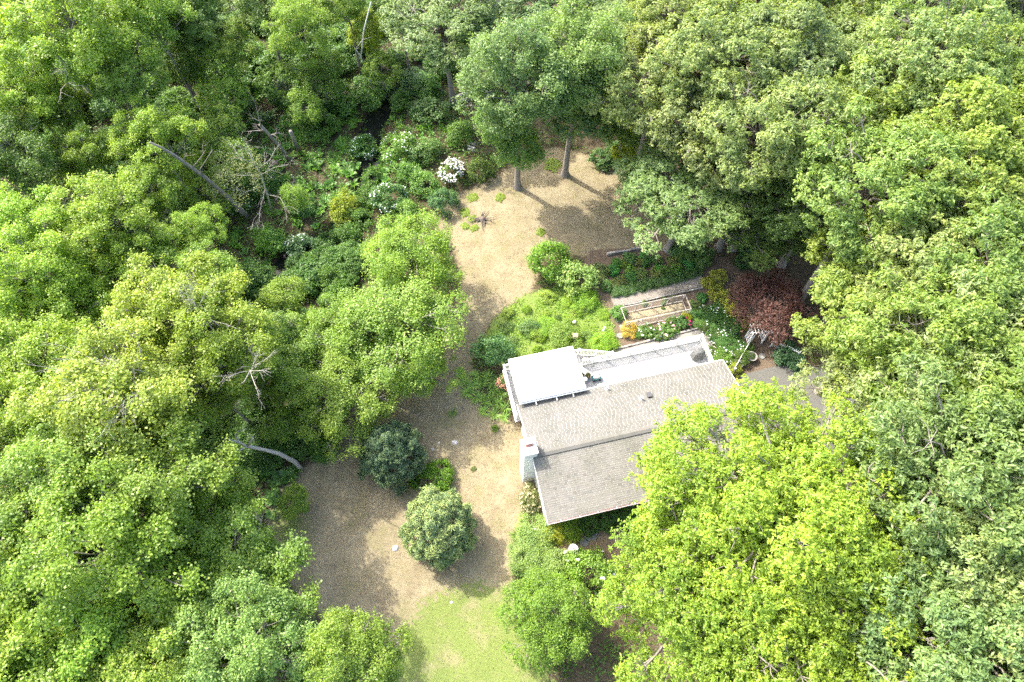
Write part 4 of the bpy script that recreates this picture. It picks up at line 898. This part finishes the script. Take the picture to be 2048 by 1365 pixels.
dead('snag', 'thin broken reddish stem among the white-flowered shrubs', [(605,392,0),(594,370,1.6),(583,350,3.2)], .1, .05, [[(594,370,1.6),(606,372,2)],[(590,364,2),(580,366,2.6)]], m=BARK, twig=1, twl=.5)
dead('fallen_dead_tree', 'fan of grey dead branches over the yellow-green maple', [(382,775,10.5),(355,766,11.6),(325,756,12.6),(290,750,13.3)], .13, .05,
     [[(325,756,12.6),(280,742,14),(230,728,14.6),(170,735,15),(110,745,15)],[(325,756,12.6),(270,755,14),(240,770,14.8),(200,815,15.2),(165,860,15)],[(290,750,13.3),(250,760,14.2),(190,785,15),(130,800,15)],[(310,752,13),(300,772,14.2),(250,800,15),(230,850,15)],[(290,750,13.3),(240,738,14.4),(190,722,15),(150,700,15)],[(340,760,12),(290,778,14),(270,795,14.8),(235,830,15.4)]], twig=9, seed=8, twl=2.0)
dead('dead_treetop', 'bare antler-like twigs on the yellow-green maple near the alders', [(470,780,9),(490,762,11.5),(500,742,13.2)], .055, .024, [[(500,742,13.2),(515,728,14),(540,715,14.3)],[(500,742,13.2),(480,745,14),(457,755,14.3)],[(500,742,13.2),(510,770,13.8),(520,795,14)],[(505,735,13.6),(515,710,14.6)],[(500,742,13.2),(525,742,14),(545,755,14)]], twig=6, seed=9, twl=1.0)
dead('dead_treetop', 'bare whitish dead top rising from the yellow-green maple', [(405,670,9),(402,650,11.5),(395,620,13.5),(385,598,15)], .055, .025, [[(395,620,13.5),(375,590,15.5),(350,575,16)],[(395,620,13.5),(408,590,15.5),(430,565,16)],[(385,598,15),(378,560,16.4)],[(405,660,11),(425,642,13.4),(450,648,14),(480,660,14.4)],[(395,620,13.5),(380,600,15),(365,600,15.6)]], twig=7, seed=10, twl=1.2)
dead('slanting_trunk', 'straight bare brown trunk slanting at the top edge', [(488,82,2),(496,40,5),(506,-10,9)], .16, .12, [], m=bark_mat('tan_bark', (.2,.14,.08), (.4,.3,.18)))
dead('birch_sapling_trunk', 'thin white leaning birch trunk near the dark stream', [(748,185,0),(738,150,2.4),(722,115,5),(728,60,8.5),(742,5,12)], .09, .05, [[(722,115,5),(712,98,6),(725,80,7),(745,74,7.3)],[(722,115,5),(708,95,6.2)]], m=bark_mat('pale_bark', (.42,.4,.34), (.68,.66,.6)), twig=1, twl=.7, seed=12)
dead('slanting_trunk', 'upper of two parallel grey trunks below the top corner maple', [(276,222,3),(250,190,5.5),(228,165,8),(210,145,10)], .13, .09, [], m=BARK)
dead('slanting_trunk', 'lower of two parallel grey trunks below the top corner maple', [(250,224,3),(232,205,5),(205,186,7.5)], .16, .12, [], m=BARK)
dead('dead_treetop', 'pale dead antlers at the left below the top corner maple', [(150,180,8),(135,165,11),(132,150,13)], .06, .03, [[(132,150,13),(120,140,14),(100,150,14.3)],[(135,165,12),(150,172,13),(165,172,13.2)],[(135,165,12),(122,180,13),(120,200,13)],[(132,150,13),(128,138,14)]], twig=4, seed=14, twl=.9)
dead('slanting_trunk', 'dark leaning trunk with pale shoots at the left edge', [(90,450,3),(40,408,6),(-5,368,9)], .17, .12, [[(40,408,6),(20,400,8),(0,430,9)],[(35,404,6.5),(60,378,8),(80,385,8.4)],[(30,395,7),(30,375,9)]], m=BARK, twig=3, seed=15)
# logs
def log(px0, py0, px1, py1, r, label):
    a = P(px0, py0, r*.7); c = P(px1, py1, r*.7); b = MB(); g = random.Random(px0); n_ = 6
    b.tube([a.lerp(c, i/(n_-1))-a+Vector((0,0,g.uniform(-.03,.03))) for i in range(n_)], [r*g.uniform(.85,1.1) for _ in range(n_)], 10)
    o = b.obj('fallen_log', DEADWOOD if r > .115 else BARKDARK, None, True); o.location = a; tag(o, label, 'log')
log(905,198,960,178,.24,'upper fallen log under the blue-green oaks'); log(910,206,945,196,.2,'shorter fallen log just below the upper one')
log(934,284,950,290,.13,'split log left of the lawn trees, upper one'); log(934,291,951,298,.13,'split log left of the lawn trees, lower one'); log(936,298,950,303,.12,'split log left of the lawn trees, lowest thin one')
log(415,905,455,899,.11,'dark log across the stream behind the dead stag')
# brush pile: roots and sticks
o0 = P(965,440); root = empty('uprooted_stump', (o0.x,o0.y,0), 0, 'dark uprooted stump with twisted roots on the tan lawn', 'stump'); g = random.Random(6)
b = MB(); b.lathe([(.4,-.1),(.3,.1),(.2,.28),(.06,.32)], 9); b.obj('stump', BARKDARK, root, True)
for i in range(14):
    a = i*.449+g.uniform(-.2,.2); L = g.uniform(.6,1.6); b = MB(); pts = [Vector((0,0,.12))]
    for k in range(4): a += g.gauss(0,.35); pts.append(pts[-1]+Vector((math.cos(a),math.sin(a),g.uniform(-.06,.09)))*L/4)
    pts = [Vector((p.x,p.y,max(.03,p.z))) for p in pts]; b.tube(pts, [.07,.05,.04,.025,.01], 5); b.obj('root', BARKDARK, root, True)

# ------------------------------------------------------------------ garden plants
GOLD = (.25,.26,.05)
for i, (px, py, s, lb) in enumerate(((1410,520,.42,'topmost golden conifer by the upper bed'),(1437,553,.62,'round golden conifer right of the gravel path end'),(1416,568,.52,'golden conifer at the end of the gravel path'),(1431,586,.6,'golden hedge conifer below the one at the path end'),(1445,598,.62,'golden hedge conifer third along the diagonal row'),(1456,612,.6,'golden hedge conifer in the middle of the diagonal row'),(1465,625,.58,'golden hedge conifer past the middle of the row'),(1476,637,.55,'golden hedge conifer next to the white-flowered bed'),(1483,650,.5,'golden hedge conifer second from the arbor'),(1500,652,.4,'golden hedge conifer touching the arbor'))):
    plant('feather%d' % (i % 2), px, py, GOLD, lb, s*1.3, s*1.15, 'golden_conifer', group='golden conifers of the diagonal hedge')
plant('leafy0',1100,527,(.12,.2,.03),'tall bright green shrub at the end of the tan lawn, left of a pair',1.75,2.3); plant('leafy2',1152,558,(.15,.21,.06),'pale green shrub, right of the pair at the end of the lawn',1.75,1.7)
plant('leafy1',985,702,(.075,.14,.05),'blue-green shrub left of the white patio roof',1.6,1.7); plant('fine0',1128,672,(.12,.18,.03),'fine-leaved shrub in front of the patio roof',1.5,1.0); plant('fine1',1205,688,(.13,.21,.02),'lime mound at the foot of the stairs',1.15,.8)
plant('fine0',1095,655,(.13,.22,.02),'lime green mound in the middle of the lime bed',1.1,.6); plant('fine1',1170,600,(.13,.22,.02),'lime mound below the pale green shrub',1.2,.7); plant('leafy2',1060,655,(.09,.15,.04),'darker leafy clump in the lime bed',.8,.6)
plant('broad1',1238,626,(.08,.15,.03),'round dark green shrub at the corner of the vegetable cage',.75,.7); plant('fine1',1258,660,(.34,.26,.05),'yellow and peach mound by the vegetable cage',.75,.6); plant('fine0',1372,632,(.26,.26,.02),'bright yellow mound at the far cage corner',.5,.45)
plant('',1292,664,(.08,.14,.03),'white peony nearest the yellow and peach mound',.7,.6,'peony','flower',fl='peony'); plant('',1312,668,(.08,.14,.03),'white peony second from the yellow and peach mound',.6,.55,'peony','flower',fl='peony')
plant('',1333,662,(.08,.14,.03),'pale pink peony in front of the vegetable cage',.75,.6,'peony','flower',fl='pinkpeony'); plant('',1350,650,(.07,.13,.03),'pink peony left of the magenta one',.45,.5,'peony','flower',fl='pinkpeony'); plant('',1365,646,(.06,.12,.03),'magenta peony at the end of the flower row',.6,.6,'peony','flower',fl='magenta')
plant('',1430,640,(.06,.13,.03),'white-flowered patch left of the golden hedge',1.35,.6,'flower_patch','flower',fl='few'); plant('',1455,685,(.06,.13,.03),'white-flowered patch between the deck corner and arbor',1.3,.6,'flower_patch','flower',fl='few'); plant('',1440,712,(.10,.17,.03),'white-flowered patch against the deck corner',1.0,.5,'flower_patch','flower',fl='few')
plant('leafy0',1462,660,(.06,.12,.03),'dark green shrub below the white-flowered patch and hedge',.9,.7); plant('fine0',1484,716,(.07,.12,.02),'dark clipped shrub beside the picket fence',.75,.8); plant('fine1',1497,698,(.07,.12,.02),'dark clipped shrub nearest the arbor',.5,.6); plant('fine0',1470,740,(.17,.2,.02),'lime clipped shrub at the house corner by the driveway',.55,.6)
plant('broad0',1572,706,(.06,.12,.05),'blue-green shrub under the second picket fence',1.1,.8); plant('broad1',1590,722,(.06,.12,.05),'blue-green shrub at the driveway edge',.9,.7)
BEDL = 'low leafy perennial in the bed above the gravel path'; PG = 'perennials above the gravel path'
g = random.Random(21)
for i in range(46):
    t = g.random(); px = 1190+t*215; py = 583-t*48-g.random()*(55-12*t)
    if sdist(np.array([P(px,py).x]), np.array([P(px,py).y]), poly([(1222,598),(1402,553),(1410,562),(1405,574),(1228,613)]))[0] > -.35: continue
    plant(g.choice(['leafy0','fine0','broad1','strap','leafy2','fine1']), px, py, (g.uniform(.05,.11),g.uniform(.11,.17),g.uniform(.025,.05)), BEDL, g.uniform(.35,.7), g.uniform(.35,.6), 'perennial', 'plant', PG)
for i, (px, py) in enumerate(((1232,588),(1248,585),(1264,580),(1280,577),(1296,573),(1312,569),(1328,566),(1344,562),(1360,557),(1376,551),(1390,546))):
    plant('fine%d' % (i % 2), px, py-4, (.065,.12,.035), 'dark ground-cover mound lining the far side of the gravel path', .62, .4, 'edging_plant', 'plant', 'mounds along the gravel path')
for i in range(42):
    px = g.uniform(985,1225); py = g.uniform(590,700)
    if sdist(np.array([P(px,py).x]), np.array([P(px,py).y]), LIMEBED)[0] < .3: continue
    plant(g.choice(['fine0','fine1','leafy0','fine1','strap']), px, py, g.choice([(.13,.2,.02),(.14,.21,.02),(.09,.14,.03),(.15,.2,.03)]), 'low leafy mound growing in the lime bed', g.uniform(.35,.75), g.uniform(.25,.45), 'perennial', 'plant', 'mounds in the lime bed')
for i in range(34):
    px = g.uniform(1385,1450); py = 600+(px-1385)*.55+g.uniform(-22,42)
    plant(g.choice(['leafy1','fine0','strap','broad1']), px, py, (g.uniform(.05,.09),g.uniform(.11,.15),.03), 'low green plant between the cage and the golden hedge', g.uniform(.3,.6), g.uniform(.3,.5), 'perennial', 'plant', 'plants between cage and hedge')
for i in range(16):
    px = g.uniform(1265,1395); py = 660-(px-1265)*.16+g.uniform(-14,16)
    plant(g.choice(['strap','fine1','broad1']), px, py, (g.uniform(.07,.11),g.uniform(.13,.17),.03), 'low green plant in the flower row beside the paved strip', g.uniform(.25,.42), None, 'perennial', 'plant', 'plants in the flower row')
for i in range(12):
    px = g.uniform(1255,1370); py = 627-(px-1255)*.25+g.uniform(-14,10)
    plant(g.choice(['strap','leafy2']), px, py, (.09,.14,.04), 'young vegetable plant inside the caged bed', g.uniform(.16,.28), None, 'vegetable_plant', 'plant', 'vegetables in the cage')
for i, (px, py, s) in enumerate(((925,760,1),(945,770,1.05),(965,765,1),(985,775,1),(1003,785,.9),(935,785,.95),(955,795,1),(975,800,1),(995,805,.9),(1012,815,.8),(968,822,.85),(990,828,.85),(920,745,.9),(1010,835,.7),(950,752,.9),(975,752,.9),(1000,762,.9))):
    plant('strap', px, py, (.15,.235,.045), 'strap-leaved daylily clump west of the patio roof', s*1.15, s*.9, 'daylily', 'plant', 'daylilies west of the house')
plant('',1012,762,(.1,.15,.04),'coral-flowered azalea at the west side of the deck',.75,.8,'azalea',fl='coral')
plant('strap',905,826,(.10,.15,.04),'lone grassy clump on the lawn between pine and daylilies',.8,.7,'grass_clump','plant'); plant('fine0',990,857,(.09,.15,.02),'small round green bush on the lawn west of the roof',.32,.35); plant('fine1',947,938,(.12,.14,.04),'small weed tuft on the lawn left of the chimney',.22,.15,'weed_tuft','plant')
plant('juniper',872,958,(.095,.18,.016),'low bright green juniper between the two pines',1.55,1.7,'juniper'); plant('juniper',828,965,(.065,.13,.012),'small juniper tuft left of the low juniper',.5,.7,'juniper'); plant('juniper',850,985,(.06,.12,.012),'small juniper tuft touching the lighter pine',.4,.6,'juniper')
plant('leafy2',606,1016,(.13,.2,.03),'small lime seedling on the shaded lawn',.45,.4)
plant('',1062,1000,(.12,.14,.05),'shrub with dry cream flower heads against the west wall',1.0,1.1,fl='cream'); plant('strap',1033,1070,(.12,.18,.04),'grassy clump at the lawn edge left of the front shrubs',.95,.7,'grass_clump','plant')
plant('fine0',1075,1065,(.14,.2,.05),'pale green spreading shrub at the house corner',1.5,.9); plant('fine1',1060,1115,(.14,.2,.05),'pale green spreading shrub beside the lawn',1.55,.9); plant('fine0',1095,1140,(.14,.2,.05),'pale green spreading shrub above the weeping tree',1.5,.9); plant('leafy0',1128,1125,(.13,.18,.05),'rounded pale shrub left of the bird bath',1.0,.9)
plant('fine1',1112,1063,(.22,.24,.02),'golden shrub under the south-west roof corner',1.0,.9); plant('fine0',1142,1056,(.13,.19,.02),'green mound under the south gutter',1.05,.9); plant('leafy2',1184,1047,(.16,.2,.04),'small pale shrub under the gutter near the lime oak',.45,.45); plant('leafy1',1140,1083,(.2,.24,.05),'small variegated shrub beside the bird bath',.35,.35)
plant('',1180,1135,(.12,.19,.03),'rambling rose with white blooms above the weeping tree',1.6,1.6,'rose_bush',fl='rose'); plant('leafy1',1130,1180,(.11,.19,.02),'lime leafy bush between rose and weeping tree',1.4,1.6)
for i, (u_, lb) in enumerate(((3.4,'dark bush under the gutter right of the green mound'),(4.6,'dark bush in the middle of the shaded front wall'),(5.9,'dark bush under the gutter beside the front door path'),(10.2,'dark bush against the front wall right of the door'),(11.8,'dark bush against the front wall under the largest lime oak'))):
    plant('leafy%d' % (i % 3), 0, 0, (.06,.11,.02), lb, .85, .95, base=hloc(u_, -9.1, 0))
# undergrowth shrubs by the stream
for px, py, s, lb in ((440,838,1.4,'green bush over the stream under the yellowish maple'),(432,872,1.3,'green bush over the stream left of the dead stag tips'),(462,852,1.2,'green bush over the stream above the dead stag tips'),(672,600,1.5,'green bush in the gap left of the middle alder'),(690,640,1.4,'lower green bush in the gap left of the middle alder'),(655,560,1.3,'upper green bush in the gap left of the middle alder')):
    plant('leafy%d' % (px % 3), px, py, (.065,.12,.02), lb, s, s*1.1)
for px, py, s, lb in ((742,345,1.3,'green bush hanging over the stream below the dark pool'),(733,385,1.5,'green bush over the stream between two white-flowered shrubs'),(715,432,1.4,'green bush over the stream above the yellow-green shrub'),(690,462,1.4,'green bush over the stream left of the top alder'),(620,512,1.0,'green bush over the stream right of the brown bank'),(800,205,1.2,'green bush between the two dark stream pools'),(525,580,1.3,'green bush over the stream below the brown bank'),(905,60,1.4,'green bush over the stream at the top')):
    plant('leafy%d' % (px % 3), px, py, (.06,.115,.02), lb, s, s*1.05)
WS = 'white-flowered shrubs by the stream'
for px, py, s, lb, c in ((725,285,1.5,'white-flowered shrub left of the dark stream pool',(.07,.14,.03)),(795,300,1.7,'white-flowered shrub right of the dark stream pool',(.10,.17,.03)),(780,400,1.7,'white-flowered shrub above the top alder',(.07,.13,.04)),(605,490,1.6,'white-flowered shrub above the brown stream bank',(.07,.12,.05)),(575,165,.9,'small white-flowered shrub in the upper shade',(.05,.1,.03)),(480,415,1.1,'white-flowered shrub behind the leaning trunk',(.07,.13,.03))):
    plant('leafy0', px, py, c, lb, s, s*.95, 'flowering_shrub', group=WS, fl='white')
plant('',902,347,(.08,.13,.03),'rhododendron covered in creamy white blooms at the lawn edge',1.35,1.5,'rhododendron',fl='rhodo')
plant('leafy2',848,305,(.09,.15,.04),'leafy green shrub left of the split logs',1.5,1.3); plant('leafy1',815,347,(.08,.15,.03),'leafy green shrub above the blue-green lawn-edge shrub',1.5,1.3); plant('leafy0',605,415,(.07,.14,.03),'leafy green shrub among the ferns',1.3,1.1)
plant('feather0',962,345,(.09,.13,.04),'olive feathery evergreen left of the thicker lawn trunk',1.3,1.5); plant('feather1',888,408,(.075,.14,.06),'blue-green bushy shrub at the left corner of the upper lawn',1.55,1.4); plant('leafy1',688,412,(.14,.17,.02),'yellow-green shrub in the hollow below the ferns',1.7,1.8); plant('leafy0',640,255,(.07,.13,.02),'rounded green shrub above the fern hollow',1.9,1.6)
plant('leafy2',735,190,(.06,.12,.02),'green shrub at the foot of the thin white birch',1.8,1.5); plant('fine0',830,165,(.05,.1,.03),'dark shrub right of the upper stream pool',2.0,1.6); plant('leafy1',860,225,(.06,.11,.03),'dark shrub on the right stream bank below the logs',1.9,1.3); plant('leafy0',690,120,(.05,.1,.02),'shaded shrub up left of the birch trunk',1.8,1.5)
plant('leafy0',850,370,(.09,.16,.03),'green shrub under the rhododendron on the left',1.4,1.2); plant('leafy2',815,430,(.1,.17,.03),'green shrub between white-flowered shrub and top alder',1.5,1.3); plant('leafy1',540,480,(.07,.14,.02),'green shrub above the stream bend',1.5,1.3); plant('leafy2',920,270,(.08,.14,.02),'green shrub beside the split logs',1.5,1.1)
def thick(px, py, rad, n_, keys, cols, label, name, group, smin, smax, seed, cat='plant', sq=.9):
    g = random.Random(seed)
    for i in range(n_):
        a = g.uniform(0, 6.28); r = math.sqrt(g.random()); x = px+rad[0]*r*math.cos(a); y_ = py+rad[1]*r*math.sin(a)
        q = P(x, y_)
        if pline(np.array([q.x]), np.array([q.y]), STREAM)[0] < .9 or sdist(np.array([q.x]), np.array([q.y]), LAWN)[0] > .3: continue
        s = g.uniform(smin, smax); plant(g.choice(keys), x, y_, g.choice(cols), label, s, s*sq, name, cat, group)
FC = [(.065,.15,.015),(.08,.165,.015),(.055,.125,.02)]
thick(640,335,(140,130),190,['fern','fern2','cabbage','cabbage2'],FC,'bright fern or broad-leaved clump in the fern hollow','fern','ferns of the fern hollow',.8,1.3,1,'fern')
thick(530,240,(130,85),70,['fern','fern2','cabbage'],FC,'fern clump in the shade left of the stream','fern','ferns in the shade left of the stream',.8,1.3,2,'fern')
thick(860,240,(75,60),40,['cabbage','cabbage2','fern2'],FC,'broad-leaved clump on the bank right of the stream','broad_leaved_plant','broad-leaved plants right of the stream',.7,1.1,3)
thick(565,985,(40,65),40,['cabbage','cabbage2'],[(.08,.15,.03),(.06,.12,.03)],'broad-leaved clump at the edge of the shaded lawn','broad_leaved_plant','broad-leaved plants beside the shaded lawn',.9,1.3,4)
thick(520,500,(70,60),30,['cabbage','fern','cabbage2'],FC,'broad-leaved clump by the brown stream bend','broad_leaved_plant','broad-leaved plants by the stream bend',.8,1.2,5)
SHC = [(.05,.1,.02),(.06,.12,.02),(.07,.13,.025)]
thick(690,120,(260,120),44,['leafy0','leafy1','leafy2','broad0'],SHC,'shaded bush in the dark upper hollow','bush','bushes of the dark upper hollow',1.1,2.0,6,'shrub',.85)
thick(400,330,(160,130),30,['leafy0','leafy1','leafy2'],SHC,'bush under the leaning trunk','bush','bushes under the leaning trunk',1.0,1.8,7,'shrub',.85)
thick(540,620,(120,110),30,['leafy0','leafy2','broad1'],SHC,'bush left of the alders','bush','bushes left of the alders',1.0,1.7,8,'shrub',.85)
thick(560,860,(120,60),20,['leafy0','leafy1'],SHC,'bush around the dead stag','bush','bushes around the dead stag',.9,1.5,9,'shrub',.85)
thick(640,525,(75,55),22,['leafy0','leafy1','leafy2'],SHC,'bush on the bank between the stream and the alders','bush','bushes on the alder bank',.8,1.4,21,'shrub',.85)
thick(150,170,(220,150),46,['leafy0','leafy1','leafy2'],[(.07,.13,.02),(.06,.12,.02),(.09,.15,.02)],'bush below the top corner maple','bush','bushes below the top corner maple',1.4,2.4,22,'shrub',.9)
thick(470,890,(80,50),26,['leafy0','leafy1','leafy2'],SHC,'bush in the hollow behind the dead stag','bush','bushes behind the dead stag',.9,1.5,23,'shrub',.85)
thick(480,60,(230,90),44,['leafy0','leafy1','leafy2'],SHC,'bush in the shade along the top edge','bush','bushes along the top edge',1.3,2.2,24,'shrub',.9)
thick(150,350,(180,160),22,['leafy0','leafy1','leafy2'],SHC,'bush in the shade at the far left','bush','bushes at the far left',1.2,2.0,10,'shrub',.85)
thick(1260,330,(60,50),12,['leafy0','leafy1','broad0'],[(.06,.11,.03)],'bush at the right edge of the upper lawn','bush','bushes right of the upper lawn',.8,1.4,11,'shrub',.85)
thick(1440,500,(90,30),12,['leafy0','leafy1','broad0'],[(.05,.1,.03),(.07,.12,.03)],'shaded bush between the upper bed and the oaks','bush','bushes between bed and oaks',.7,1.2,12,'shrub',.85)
for px, py, s, lb in ((930,425,.5,'upper lime weed patch left of the stump'),(945,438,.45,'middle lime weed patch touching the stump'),(930,452,.4,'left lime weed patch beside the stump'),(948,456,.4,'lowest lime weed patch beside the stump'),(1081,464,.45,'lime weed patch alone in the upper lawn'),(1105,330,.8,'lime grassy patch between the two lawn trunks'),(1000,395,.5,'lime grassy patch below the olive evergreen'),(945,395,.5,'lime weed patch below the rhododendron')):
    plant('fine1', px, py, (.16,.21,.03), lb, s, .16, 'weed_patch', 'plant')

# ------------------------------------------------------------------ uncountable ground cover
def scatter(name, label, n_, box, accept, L, asp, zr, colr, seed, up=1.0, clump=0, mat_=LEAF, tvar=.25):
    g = np.random.default_rng(seed); x = g.uniform(box[0], box[1], n_); y = g.uniform(box[2], box[3], n_)
    ok = accept(x, y); x = x[ok]; y = y[ok]
    if clump: x = np.repeat(x, clump)+g.normal(0, .25, len(x)*clump); y = np.repeat(y, clump)+g.normal(0, .25, len(y)*clump)
    k = len(x); z = ground_z(x, y)+g.uniform(zr[0], zr[1], k)
    N = unit(np.array([0,0,up])+g.normal(0,.5,(k,3))); tg = unit(g.normal(0,1,(k,3))); Ls = L*g.uniform(.5,1.3,k)
    V_, T_ = leaf_geo(np.stack([x,y,z],1), N, tg, Ls, asp, np.full((k,1),.1)); t_ = np.clip(g.normal(.5,tvar,k),0,1)
    o = link(bpy.data.objects.new(name, tri_mesh(name, V_, T_, np.repeat(t_,2), mat_))); o.color = (*colr, 1); return tag(o, label, kind='stuff')
HOUSEP = np.array([hl2(-.5,5.4), hl2(18.2,5.4), hl2(17,-9.5), hl2(-.5,-9.5)])
def outside(*pls): return lambda x, y: np.all([sdist(x, y, p) < -.2 for p in pls], axis=0)
DRV = poly([(1470,770),(1480,752),(1530,738),(1580,728),(1700,745),(1900,760),(2040,800),(2040,900),(1900,1080),(1860,1300),(1700,1300),(1740,1080),(1600,900),(1490,905)])
base_ok = outside(LAWN, BED, LIMEBED, FRONT, HOUSEP, DRV)
def wild(x, y): return base_ok(x, y) & (pline(x, y, STREAM) > 1.2) & (vnoise(x, y, .9, 8) > np.where(x < 0, -.6, -.1))
scatter('undergrowth', 'low mixed green undergrowth on the woodland floor', 26000, (-58,10,2,74), wild, .24, .6, (.03,.55), (.10,.19,.03), 1, .9, 6)
scatter('undergrowth', 'sparse seedlings on the floor of the right wood', 3500, (10,58,2,74), wild, .2, .6, (.03,.35), (.055,.11,.025), 2, .9, 4)
scatter('leaf_litter', 'brown fallen leaves on the woodland floor', 16000, (-55,55,2,74), lambda x, y: base_ok(x, y) & (pline(x, y, STREAM) > 1.0), .14, .6, (.01,.05), (.16,.10,.055), 3, 1.5, 1)
scatter('lime_ground_cover', 'bright lime creeping ground cover beside the patio roof', 9000, (-4,10,22,34), lambda x, y: (sdist(x, y, LIMEBED) > 0) & (vnoise(x, y, 1.6, 5) > -.25), .12, .7, (.02,.14), (.20,.34,.03), 4, 1.0, 3)
scatter('fallen_leaves', 'scattered brown leaves and twigs on the lawn', 5200, (-18,16,1,50), lambda x, y: (sdist(x, y, LAWN) > -.5) & (sdist(x, y, LAWN) < 3.5) & (sdist(x, y, HOUSEP) < 0) & (vnoise(x, y, 1.0, 23) > .05), .1, .5, (.005,.04), (.13,.085,.05), 9, 1.5, 1, NEEDLE, .3)
def lawn_ok(x, y): return (sdist(x, y, LAWN) > 0) & (sdist(x, y, HOUSEP) < 0)
scatter('dry_grass', 'short dry tan grass of the lawn', 45000, (-18,16,1,50), lawn_ok, .11, .16, (.0,.025), (.26,.22,.145), 5, 1.6, 0, NEEDLE, .15)
scatter('green_grass', 'green blades of grass in the lawn', 16000, (-18,14,-2,50), lambda x, y: lawn_ok(x, y) & ((sdist(x, y, GREEN) > 0) | (vnoise(x, y, 1.1, 14) > .42)), .11, .2, (.0,.03), (.165,.205,.06), 6, 1.4, 2, NEEDLE, .25)
